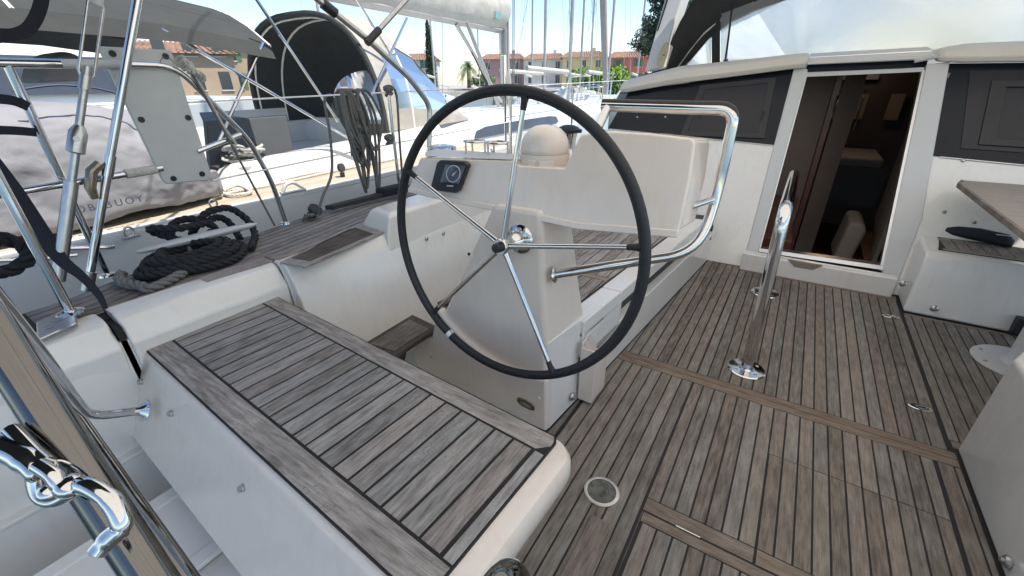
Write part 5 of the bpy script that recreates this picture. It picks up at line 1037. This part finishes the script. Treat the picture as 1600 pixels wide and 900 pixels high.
for x_ in (-1.5, 1.5): MB().cyl((CX+x_, 7.3, 0.70), (CX, 7.45, 17.0), 0.006, 6).build('shroud', 'steel_dull', t)
MB().cyl((CX, -1.6, 0.7), (CX, 7.45, 18.8), 0.006, 6).build('backstay', 'steel_dull', t)
MB().tube([(CX, 12.55, 1.05), (CX, 12.3, 1.9), (CX, 11.2, 5.5), (CX, 7.6, 18.0)], [0.05, 0.085, 0.095, 0.04], 12).build('furled_jib', 'cream_canvas', t, smooth=True)
# pulpit, stanchions, lifelines
for y in (4.6, 6.9, 9.2):
    MB().cyl((hbx(y)-0.03, y, 0.67), (hbx(y)-0.03, y, 1.30), 0.0125, 8).build('stanchion', 'steel', t, smooth=True)
for zz in (0.32, 0.61):
    MB().tube([(hbx(y)-0.03, y, 0.68+zz) for y in (4.6, 6.9, 9.0)]+[(CX+0.62, 11.3, 0.86+zz)], 0.005, 6).build('lifeline', 'steel', t)
MB().tube(fillet([(CX+0.62, 11.3, 0.86), (CX+0.60, 11.35, 1.47), (CX+0.12, 12.75, 1.55), (CX-0.12, 12.75, 1.55), (CX-0.60, 11.35, 1.47), (CX-0.62, 11.3, 0.86)], 0.15), 0.014, 8).build('pulpit', 'steel', t, smooth=True)
MB().tube([(CX+1.0, 3.95, 1.0), (CX+0.95, 5.0, 1.02), (CX+0.7, 7.4, 1.02)], 0.010, 6).build('deck_line', 'pale_rope', t)
# deck gear of the neighbour
t = thing('deck_winch', (-3.42, 1.45, 0.67), 'low dark grey winch on the sunlit deck alongside', 'winch')
MB().lathe([(0.085, 0), (0.085, 0.02), (0.072, 0.05), (0.066, 0.10), (0.078, 0.13), (0.078, 0.145), (0, 0.15)], (-3.689, 1.745, 0.670), (0, 0, 1), 26).build('drum', 'alloy_paint', t, smooth=True)
t = thing('rope_pile', (-3.4, 1.6, 0.67), 'tangle of grey and white rope over the low winch alongside', 'rope')
random.seed(5); w0 = V((-3.817, 1.813, 0.670))
for i in range(10):
    c = w0+V((random.uniform(-0.10, 0.08), random.uniform(-0.06, 0.16), 0.15+random.uniform(-0.02, 0.12)))
    MB().tube(smoothpath([c+V((0.09*math.cos(a)+random.uniform(-.02, .02), 0.09*math.sin(a)+random.uniform(-.02, .02), random.uniform(-0.03, 0.03))) for a in (0, 1.2, 2.5, 3.8, 5.0)], 6, closed=True), 0.011, 7, closed=True).build('loop', random.choice(['grey_rope', 'pale_rope', 'grey_rope']), t, smooth=True)
t = thing('sheet_lines', (-3.3, 2.0, 0.67), 'pale sheets and cords lying along the sunlit deck alongside', 'rope')
for pts in (((-3.348, 1.326, 0.680), (-3.452, 1.528, 0.680), (-3.434, 1.787, 0.680), (-3.495, 2.418, 0.680), (-3.515, 3.212, 0.680)), ((-3.531, 1.952, 0.680), (-3.592, 2.226, 0.680), (-3.554, 2.602, 0.680), (-3.722, 3.605, 0.680), (-3.684, 4.228, 0.680)), ((-3.510, 1.492, 0.690), (-3.548, 1.616, 0.700), (-3.291, 1.573, 0.690), (-3.312, 1.448, 0.690), (-3.487, 1.458, 0.690))):
    rope3(list(pts), 0.012, 'sheet', 'pale_rope', t)
t = thing('lead_block', (-3.3, 2.1, 0.67), 'grey fairlead with oval opening on the white toe rail alongside', 'block')
f0, f1 = V((-3.020, 1.656, 0.696)), V((-3.020, 1.815, 0.692))
MB().tube(smoothpath([f0, f0+(f1-f0)*0.2+V((0, 0, 0.05)), f0+(f1-f0)*0.6+V((0, 0, 0.06)), f1+V((0, 0, 0.01))], 5), 0.013, 10).build('bow', 'alloy_paint', t, smooth=True)
MB().tube([f0-(f1-f0)*0.1, f1+(f1-f0)*0.1], 0.014, 10).build('base', 'alloy_paint', t, smooth=True)
t = thing('snatch_block', (-3.3, 2.5, 0.67), 'upright dark sheave block with pale line on the deck alongside', 'block')
sb0 = V((-3.250, 2.335, 0.749)); MB().lathe([(0.025, -0.015), (0.036, -0.012), (0.036, 0.012), (0.025, 0.015)], sb0, (0.9, 0.2, 0.2), 18).build('sheave', 'rubber', t, smooth=True)
MB().cyl(sb0-V((0, 0, 0.10)), sb0-V((0, 0, 0.04)), 0.02, 10).build('foot', 'black_plastic', t, smooth=True)
t = thing('eye_plate', (-3.05, 0.9, 0.68), 'small steel eye with shackle on the white rail alongside', 'fitting')
for q in ((-3.000, 0.741, 0.674), (-3.020, 1.200, 0.725)):
    q = V(q); MB().tube([q+V((0, 0.022*math.cos(a*math.pi/8), 0.026*math.sin(a*math.pi/8))) for a in range(16)], 0.006, 8, closed=True).build('eye', 'steel_dull', t, smooth=True)
    MB().box(q-V((0, 0, 0.03)), (0.03, 0.08, 0.012)).build('foot', 'steel_dull', t, bevel=0.003)
t = thing('fairlead', (-3.0, 0.6, 0.66), 'polished steel chafe strips on the white hull edge alongside', 'fairlead')
MB().tube([(-2.990, 0.374, 0.663), (-2.990, 0.468, 0.666), (-2.990, 0.652, 0.614)], 0.012, 10).build('strip', 'steel', t, smooth=True)
MB().tube([(-2.980, 0.213, 0.689), (-2.980, 0.365, 0.645), (-2.980, 0.500, 0.623)], 0.010, 10).build('strip', 'steel', t, smooth=True)
# covered gear on the neighbour's quarter, lettered cloth
t = thing('covered_dinghy', (-3.6, 0.7, 0.66), 'bulging pale grey cloth cover with dark lettering behind the stern rail', 'cover')
def cv(y, xn, zt, zb, w):
    return [(xn-0.02, y, zb), (xn+0.02, y, zb+0.08), (xn+0.035, y, zb+0.25), (xn+0.02, y, zb+(zt-zb)*0.62), (xn-0.03, y, zt-0.10), (xn-0.12, y, zt-0.02), (xn-0.30, y, zt+0.01), (xn-w*0.7, y, zt-0.02), (xn-w, y, zt-0.2), (xn-w, y, zb)]
secs = [cv(-0.6, -3.28, 1.20, 0.675, 0.9), cv(-0.1, -3.21, 1.27, 0.67, 1.0), cv(0.3, -3.19, 1.31, 0.67, 1.0), cv(0.65, -3.18, 1.335, 0.67, 1.0), cv(0.95, -3.19, 1.31, 0.67, 1.0), cv(1.10, -3.20, 1.24, 0.67, 0.95), cv(1.22, -3.22, 1.08, 0.675, 0.8), cv(1.34, -3.27, 0.86, 0.68, 0.55), cv(1.42, -3.32, 0.74, 0.68, 0.4)]
cvo = MB().loft(secs).build('cloth', 'cover_cloth', t, smooth=True, sharp=80)
sub = cvo.modifiers.new('soft', 'SUBSURF'); sub.levels = 4; sub.render_levels = 4
tx_ = bpy.data.textures.new('folds', 'CLOUDS'); tx_.noise_scale = 0.28; tx_.noise_depth = 3
dp = cvo.modifiers.new('folds', 'DISPLACE'); dp.texture = tx_; dp.texture_coords = 'LOCAL'; dp.strength = 0.10; dp.mid_level = 0.55
MB().tube(smoothpath([(-3.190, 0.587, 1.382), (-3.190, 0.753, 1.404), (-3.190, 0.922, 1.381), (-3.190, 1.057, 1.319)], 5), 0.006, 6).build('seam', 'print_dark', t)
adv = 0.535
for ch, w_ in (('M', 0.054), ('O', 0.052), ('B', 0.043), (' ', 0.028), ('B', 0.043), ('U', 0.046), ('O', 0.052), ('Y', 0.040), ('.', 0.02)):
    if ch != ' ':
        cu = bpy.data.curves.new('letter', 'FONT'); cu.body = ch; cu.size = 0.052; cu.extrude = 0.002
        tmp = bpy.data.objects.new('tmp', cu); col.objects.link(tmp); dg = bpy.context.evaluated_depsgraph_get(); dg.update()
        me = bpy.data.meshes.new_from_object(tmp.evaluated_get(dg)); bpy.data.objects.remove(tmp)
        lt = bpy.data.objects.new('letter', me); col.objects.link(lt); me.materials.clear(); me.materials.append(MAT['print_dark'])
        for v in me.vertices: v.co = tuple(V((-3.092+v.co.z, adv+v.co.x, 0.80+v.co.y))-BASE[t.name])
        lt.parent = t
    adv += w_
t = thing('covered_engine', (-3.9, 1.0, 1.0), 'rounded grey cloth hood standing behind the stern rail', 'cover')
MB().loft([[V((-4.200, 0.910, 1.418))+V((w_, 0, 0)) for w_ in (0, -0.5)] + [V((-4.200, 1.199, 1.435))+V((w_, 0, 0)) for w_ in (-0.5, 0)], [V((-4.200, 0.980, 1.547))+V((w_, 0, 0)) for w_ in (0, -0.5)] + [V((-4.200, 1.192, 1.564))+V((w_, 0, 0)) for w_ in (-0.5, 0)], [V((-4.200, 1.061, 1.604))+V((w_, 0, 0)) for w_ in (-0.05, -0.4)] + [V((-4.200, 1.141, 1.607))+V((w_, 0, 0)) for w_ in (-0.4, -0.05)]]).build('cloth', 'cover_cloth', t, bevel=0.06, bseg=4)
t = thing('blue_boat', (-14, 3.0, -1.1), 'white motor boat with blue trim far behind the stern rail', 'motor boat')
MB().loft([[(-13, 0.2, -1.1), (-13, 6, -1.1), (-16, 6, -1.1), (-16, 0.2, -1.1)], [(-12.6, 0, 0.9), (-12.6, 7, 1.1), (-16.4, 7, 1.1), (-16.4, 0, 0.9)]]).build('hull', 'hull_white', t, bevel=0.1)
MB().loft([[(-13, 1.2, 1.0), (-13, 5.5, 1.0), (-16, 5.5, 1.0), (-16, 1.2, 1.0)], [(-13.3, 1.8, 2.2), (-13.3, 4.3, 2.2), (-15.7, 4.3, 2.2), (-15.7, 1.8, 2.2)]]).build('cabin', 'hull_white', t, bevel=0.06)
MB().prism([(-12.95, 1.7, 1.25), (-12.95, 4.7, 1.25), (-13.2, 4.2, 1.95), (-13.2, 2.0, 1.95)], (0.03, 0, 0)).build('window', 'cabin_window', t)
mat('blue_cloth', (0.02, 0.10, 0.45), 0.7); MB().box((-14.5, 1.2, 2.35), (2.6, 2.4, 0.12)).build('canopy', 'blue_cloth', t, bevel=0.05)

# ============================================================ far shore: quay, houses, plants
mat('quay', (0.36, 0.33, 0.29), 0.9, var=0.15, scale=0.8)
tag(MB().box((-60, 110, -0.65), (300, 90, 1.3)).build('quay', 'quay'), kind='structure')
tag(MB().box((-78, 30, -0.65), (60, 90, 1.3)).build('quay', 'quay'), kind='structure')
mat('roof_tile', (0.24, 0.145, 0.10), 0.85, var=0.35, scale=1.2)
WALLS = {'pink': (0.50, 0.32, 0.29), 'ochre': (0.42, 0.32, 0.22), 'white': (0.62, 0.60, 0.55), 'red': (0.50, 0.15, 0.12), 'yellow': (0.60, 0.48, 0.22), 'mauve': (0.38, 0.25, 0.25), 'sand': (0.42, 0.34, 0.25)}
for k_, c_ in WALLS.items(): mat('wall_'+k_, c_, 0.9, var=0.08, scale=0.7)
mat('shutter_green', (0.06, 0.20, 0.10), 0.6); mat('shutter_blue', (0.07, 0.20, 0.42), 0.6); mat('house_glass', (0.05, 0.06, 0.07), 0.1)
def house(x, y, w, d, h, wall, label, rot=0.0, floors=2, cols=3, shut='shutter_green', roofh=1.3, chim=True, group='houses on the far quay'):
    t = thing('house', (x, y, 0.0), label, 'house', group); ca, sn = math.cos(rot), math.sin(rot)
    def T(px, py, pz): return (x+px*ca-py*sn, y+px*sn+py*ca, pz)
    def bx(a, b_): return MB().prism([T(a[0], a[1], a[2]), T(b_[0], a[1], a[2]), T(b_[0], b_[1], a[2]), T(a[0], b_[1], a[2])], (0, 0, b_[2]-a[2]))
    bx((-w/2, 0, 0), (w/2, d, h)).build('wall', 'wall_'+wall, t)
    ov = 0.5
    e = [T(-w/2-ov, -ov, h), T(w/2+ov, -ov, h), T(w/2+ov, d+ov, h), T(-w/2-ov, d+ov, h), T(-w/2+1.0, d/2, h+roofh), T(w/2-1.0, d/2, h+roofh)]
    rf = MB().add(e, [(0, 1, 5, 4), (1, 2, 5), (2, 3, 4, 5), (3, 0, 4), (3, 2, 1, 0)]).build('roof', 'roof_tile', t)
    nrow = int((w+2*ov)/0.55)
    rib = MB()
    for i in range(nrow):
        f_ = (i+0.5)/nrow; a_ = V(e[0])*(1-f_)+V(e[1])*f_; b_ = V(e[4])*(1-f_)+V(e[5])*f_; rib.tube([a_+V((0, 0, 0.03)), b_+V((0, 0, 0.03))], 0.11, 5)
    o = rib.build('roof_tiles', 'roof_tile', t); o['kind'] = 'stuff'
    if chim: bx((w*0.2, d*0.45, h+roofh*0.4), (w*0.2+0.7, d*0.45+0.6, h+roofh+0.7)).build('chimney', 'wall_'+wall, rf)
    for fl in range(floors):
        for c in range(cols):
            cx_ = -w/2+(c+0.5)*w/cols; z0 = 0.9+fl*2.9; ww, hh = 0.95, 1.35 if fl else 1.6
            wn_ = bx((cx_-ww/2, -0.03, z0), (cx_+ww/2, 0.02, z0+hh)).build('window', 'house_glass', t)
            bx((cx_-ww/2-0.06, -0.12, z0-0.1), (cx_+ww/2+0.06, 0.0, z0)).build('sill', 'wall_white', wn_)
            if shut:
                for s in (-1, 1): bx((cx_+s*(ww/2+0.26)-0.25, -0.08, z0), (cx_+s*(ww/2+0.26)+0.25, -0.012, z0+hh)).build('shutter', shut, wn_)
    return t
# positions by bearing; the row beyond the wheel stands some 90 m off
house(-62, 92, 10, 9, 5.9, 'mauve', 'mauve house with tiled roof behind the neighbour\'s mast', 0.5, cols=3, shut=None)
house(-51.5, 93, 9, 9, 5.6, 'white', 'white terrace house with grey windows and tiled roof', 0.45, cols=3, shut=None)
house(-42.5, 94, 9, 9, 5.7, 'yellow', 'yellow terrace house with tiled roof', 0.45, cols=3, shut=None)
house(-33.8, 97, 8, 9, 5.5, 'red', 'red terrace house at the end of the row', 0.4, cols=2, shut='shutter_green')
house(-26.0, 104, 8, 9, 4.3, 'pink', 'low pink house beyond the hedge', 0.35, cols=3, shut=None)
house(-66.5, 68, 9, 8, 5.2, 'white', 'white house with green shutters beside the palm', 0.65, cols=2)
house(-57, 40.5, 8, 8, 6.6, 'pink', 'tall pink house with blue shutters seen through the hood window', 0.95, cols=3, shut='shutter_blue')
house(-55, 31.5, 9, 8, 5.4, 'ochre', 'ochre house with green shutters seen through the hood window', 1.0, cols=3)
house(-50, 20.7, 9, 7, 4.0, 'ochre', 'long ochre house under a low tiled roof behind the grey board', 1.15, cols=4, shut=None, roofh=1.1)
house(-52, 13.5, 6, 7, 4.2, 'sand', 'sand coloured house with broad tiled roof behind the grey board', 1.2, cols=3, shut=None)

# foliage
def leafmat(name, c): 
    m, N, K, b = nodes_of(name); oi = N.new('ShaderNodeNewGeometry'); r = N.new('ShaderNodeValToRGB')
    r.color_ramp.elements[0].color = tuple(x*0.55 for x in c)+(1,); r.color_ramp.elements[1].color = tuple(min(1, x*1.5) for x in c)+(1,)
    K.new(oi.outputs['Random Per Island'], r.inputs[0]); K.new(r.outputs[0], b.inputs['Base Color']); b.inputs['Roughness'].default_value = 0.65
leafmat('leaf_green', (0.07, 0.13, 0.035)); leafmat('leaf_bright', (0.16, 0.26, 0.03)); leafmat('leaf_dark', (0.028, 0.055, 0.022)); leafmat('leaf_palm', (0.10, 0.14, 0.05)); leafmat('leaf_pine', (0.055, 0.085, 0.055))
mat('bark', (0.12, 0.09, 0.065), 0.9, var=0.3, scale=4)
def leaves(mb, c, rad, n, sz, rnd, flat=1.0):
    for _ in range(n):
        d = V((rnd.gauss(0, 1), rnd.gauss(0, 1), rnd.gauss(0, 1))).normalized(); p = V(c)+V((d.x*rad[0], d.y*rad[1], d.z*rad[2]))*(rnd.random()**0.4)
        a = V((rnd.gauss(0, 1), rnd.gauss(0, 1), rnd.gauss(0, 1)*flat)).normalized()*sz*rnd.uniform(0.6, 1.4); b_ = a.cross(V((rnd.gauss(0, 1), rnd.gauss(0, 1), rnd.gauss(0, 1)))).normalized()*sz*0.45
        mb.add([p-a, p+b_, p+a, p-b_], [(0, 1, 2, 3)])
rnd = random.Random(3)
def bush(x, y, z, rx, ry, h, m, label, n=2600, sz=0.22, cat='shrub', group=None):
    t = thing('shrub', (x, y, z), label, cat, group); mb = MB()
    for _ in range(9): leaves(mb, (x+rnd.uniform(-rx, rx)*0.7, y+rnd.uniform(-ry, ry)*0.7, z+h*rnd.uniform(0.35, 0.7)), (rx*0.45, ry*0.5, h*0.35), n//9, sz, rnd)
    mb.build('crown', m, t); MB().tube([(x, y, z), (x+0.1, y, z+h*0.5)], [0.12, 0.05], 7).build('stem', 'bark', t)
bush(-17.2, 44, 0.0, 3.4, 2.0, 2.6, 'leaf_bright', 'bright green clipped shrub beyond the moored yachts', 5000, 0.2)
bush(-23.5, 62, 0.0, 2.6, 1.6, 2.2, 'leaf_green', 'dull green shrub before the red house', 2200, 0.22)
bush(-33.5, 84, 0.0, 4.5, 1.8, 2.4, 'leaf_green', 'long green shrub before the yellow house', 3000, 0.26)
bush(-58, 80, 0.0, 4.5, 2.0, 2.6, 'leaf_green', 'green shrub below the mauve house', 2200, 0.26)
bush(-44, 9.0, 0.0, 4.0, 3.0, 5.6, 'leaf_green', 'tall leafy tree above the roofs behind the grey board', 5000, 0.22, 'tree')
# cypress
t = thing('cypress_tree', (-47.5, 52, 0), 'narrow dark cypress standing beside the boom cover', 'tree'); mb = MB()
for i in range(26):
    f_ = i/25; leaves(mb, (-47.5, 52, 0.5+f_*8.6), (0.85*(1-f_)**0.6+0.08, 0.85*(1-f_)**0.6+0.08, 0.5), 130, 0.16, rnd, 2.5)
mb.build('crown', 'leaf_dark', t); MB().tube([(-47.5, 52, 0), (-47.5, 52, 7)], [0.2, 0.05], 8).build('trunk', 'bark', t)
# palm
t = thing('palm_tree', (-50, 64, 0), 'shaggy palm with drooping fronds between the white and mauve houses', 'tree')
MB().tube([(-50, 64, 0), (-50, 64, 3.6)], [0.38, 0.32], 10).build('trunk', 'bark', t, smooth=True); mb = MB()
for i in range(64):
    a = rnd.uniform(0, 6.28); el = rnd.uniform(-0.5, 1.3); l = rnd.uniform(1.7, 2.5); pts = []
    for k in range(7):
        s = k/6*l; pts.append(V((-50+math.cos(a)*math.cos(el)*s, 64+math.sin(a)*math.cos(el)*s, 3.7+math.sin(el)*s-0.26*s*s)))
    for k in range(6):
        d = (pts[k+1]-pts[k]); sd_ = d.cross(V((0, 0, 1))).normalized()
        for j in range(3):
            p = pts[k]+d*(j/3)
            for sg in (-1, 1): q = p+d*0.7+sd_*sg*0.38-V((0, 0, 0.12)); mb.add([p, p+d*0.16, q], [(0, 1, 2)])
mb.build('crown', 'leaf_palm', t)
# pine close to the spray hood: limbs with tufts
t = thing('pine_tree', (-9.6, 31, 0), 'dark ragged pine rising beside the spray hood arch', 'tree'); mb = MB(); br = MB()
tx, ty = -9.0, 31.0
br.tube([(tx, ty, 0), (tx+0.2, ty, 4), (tx+0.6, ty, 9)], [0.28, 0.2, 0.08], 8)
for i in range(44):
    z = 1.0+i*0.17+rnd.uniform(-0.15, 0.15); a = rnd.uniform(0, 6.28); l = max(0.6, 2.9-0.30*z)*rnd.uniform(0.4, 1.15)
    e_ = V((tx+0.05*z+math.cos(a)*l, ty+math.sin(a)*l, z+0.35*l+rnd.uniform(-0.2, 0.2))); s_ = V((tx+0.06*z, ty, z)); br.tube([s_, (s_+e_)/2-V((0, 0, 0.1)), e_], [0.07, 0.04, 0.015], 5)
    for k in range(8):
        f_ = 0.3+0.7*k/7; c = s_+(e_-s_)*f_; leaves(mb, c, (0.42, 0.42, 0.34), 40, 0.11, rnd)
mb.build('crown', 'leaf_pine', t); br.build('trunk', 'bark', t, smooth=True)

# ============================================================ other yachts in the marina
def yacht(x, y, ln, bm_, mast_h, label, rot=0.0, mr=0.07, zd=0.2):
    t = thing('far_yacht', (x, y, -1.1), label, 'yacht', 'yachts moored across the basin'); ca, sn = math.cos(rot), math.sin(rot)
    def T(px, py, pz): return (x+px*ca-py*sn, y+px*sn+py*ca, pz)
    def s(yy, hb, z0): return [T(hb, yy, z0), T(hb*0.8, yy, -1.0), T(0, yy, -1.3), T(-hb*0.8, yy, -1.0), T(-hb, yy, z0)]
    MB().loft([s(-ln/2, bm_*0.42, zd), s(-ln*0.2, bm_*0.5, zd-0.02), s(ln*0.15, bm_*0.46, zd+0.05), s(ln*0.38, bm_*0.22, zd+0.18), s(ln/2, 0.03, zd+0.28)]).build('hull', 'hull_white', t, smooth=True, sharp=40)
    MB().loft([[T(-bm_*0.3, -ln*0.12, zd), T(bm_*0.3, -ln*0.12, zd), T(bm_*0.2, ln*0.25, zd), T(-bm_*0.2, ln*0.25, zd)], [T(-bm_*0.22, -ln*0.10, zd+0.42), T(bm_*0.22, -ln*0.10, zd+0.42), T(bm_*0.12, ln*0.18, zd+0.38), T(-bm_*0.12, ln*0.18, zd+0.38)]]).build('coachroof', 'hull_white', t, bevel=0.05)
    MB().prism([T(bm_*0.275, -ln*0.08, zd+0.14), T(bm_*0.235, ln*0.12, zd+0.14), T(bm_*0.22, ln*0.11, zd+0.28), T(bm_*0.255, -ln*0.08, zd+0.30)], (0.02, 0, 0)).build('cabin_window', 'cabin_window', t)
    MB().cyl(T(0, ln*0.08, zd), T(0, ln*0.08, zd+mast_h), mr, 10).build('mast', 'mast_alloy', t, smooth=True)
    MB().cyl(T(0, ln*0.06, zd+1.5), T(0, -ln*0.32, zd+1.6), 0.085, 10).build('boom', 'sail_cover', t, smooth=True)
    for q in ((0, ln*0.49, zd+0.3), (0, -ln*0.48, zd+0.2), (bm_*0.46, ln*0.04, zd), (-bm_*0.46, ln*0.04, zd)): MB().cyl(T(*q), T(0, ln*0.08, zd+mast_h*0.97), 0.008, 5).build('stay', 'steel_dull', t)
    for yy in (-ln*0.4, -ln*0.15, ln*0.12, ln*0.3):
        for sx in (-1, 1): MB().cyl(T(sx*bm_*0.44*(1 if yy < ln*0.2 else 0.6), yy, zd), T(sx*bm_*0.44*(1 if yy < ln*0.2 else 0.6), yy, zd+0.62), 0.012, 6).build('stanchion', 'steel', t)
    MB().tube(fillet([T(bm_*0.2, ln*0.40, zd+0.2), T(bm_*0.2, ln*0.40, zd+0.85), T(0, ln*0.52, zd+0.9), T(-bm_*0.2, ln*0.40, zd+0.85), T(-bm_*0.2, ln*0.40, zd+0.2)], 0.2), 0.016, 8).build('pulpit', 'steel', t, smooth=True)
    MB().tube([T(bm_*0.44, -ln*0.4, zd+0.6), T(bm_*0.44, ln*0.12, zd+0.62), T(bm_*0.2, ln*0.40, zd+0.8)], 0.007, 5).build('lifeline', 'steel', t)
yacht(-11.2, 19.5, 9.5, 3.2, 13, 'white yacht with bare mast, first beyond the moored neighbour', 0.0)
yacht(-10.4, 26.0, 10, 3.3, 14, 'white yacht with slim mast, second beyond the moored neighbour', 0.1)
yacht(-19.5, 33.0, 10, 3.3, 14, 'white yacht moored before the mauve house', 0.4)
yacht(-16.2, 37.0, 9, 3.0, 12, 'white yacht moored before the yellow house', 0.3)
yacht(-24.5, 27.0, 10, 3.3, 14, 'white yacht moored below the palm', 0.6)
yacht(-26.0, 19.0, 10, 3.3, 13, 'white yacht seen through the hood window', 0.9)
yacht(-8.6, 17.0, 8.5, 2.9, 12, 'white yacht with tall pulpit near the bright shrub', 0.0)
yacht(-12.8, 46.0, 9, 3.0, 12, 'white yacht moored before the red house', 0.2)
yacht(-21.5, 44.0, 10, 3.3, 15, 'white yacht moored before the white terrace house', 0.35)
yacht(-14.0, 30.0, 9.5, 3.2, 13, 'white yacht with slim mast, third beyond the moored neighbour', 0.15)
yacht(-30.0, 40.0, 10, 3.3, 15, 'white yacht moored between palm and mauve house', 0.5)
yacht(-12.0, 36.5, 9, 3.0, 14, 'white yacht moored before the long green shrub', 0.2)
t = thing('small_motorboat', (-8.0, 25, -1.1), 'small motorboat with windscreen and orange lifebuoy before the green shrub', 'motor boat')
MB().loft([[(-9.2, 23, -1.1), (-7.2, 23, -1.1), (-7.6, 28, -1.1), (-8.8, 28, -1.1)], [(-9.4, 22.6, 0.1), (-7.0, 22.6, 0.1), (-7.5, 28.6, 0.3), (-8.9, 28.6, 0.3)]]).build('hull', 'hull_white', t, bevel=0.05)
MB().prism([(-9.1, 24, 0.1), (-7.3, 24, 0.1), (-7.6, 24.4, 0.85), (-8.8, 24.4, 0.85)], (0, 0.05, 0)).build('windscreen', 'cabin_window', t)
MB().tube(fillet([(-9.1, 24, 0.1), (-8.8, 24.4, 0.9), (-7.6, 24.4, 0.9), (-7.3, 24, 0.1)], 0.15), 0.05, 8).build('frame', 'hull_white', t, smooth=True)
mat('buoy_orange', (0.6, 0.22, 0.06), 0.6)
MB().tube([(-7.75+0.25*math.cos(a*math.pi/10), 23.5, 0.62+0.27*math.sin(a*math.pi/10)) for a in range(20)], 0.085, 8, closed=True).build('lifebuoy', 'buoy_orange', t, smooth=True)
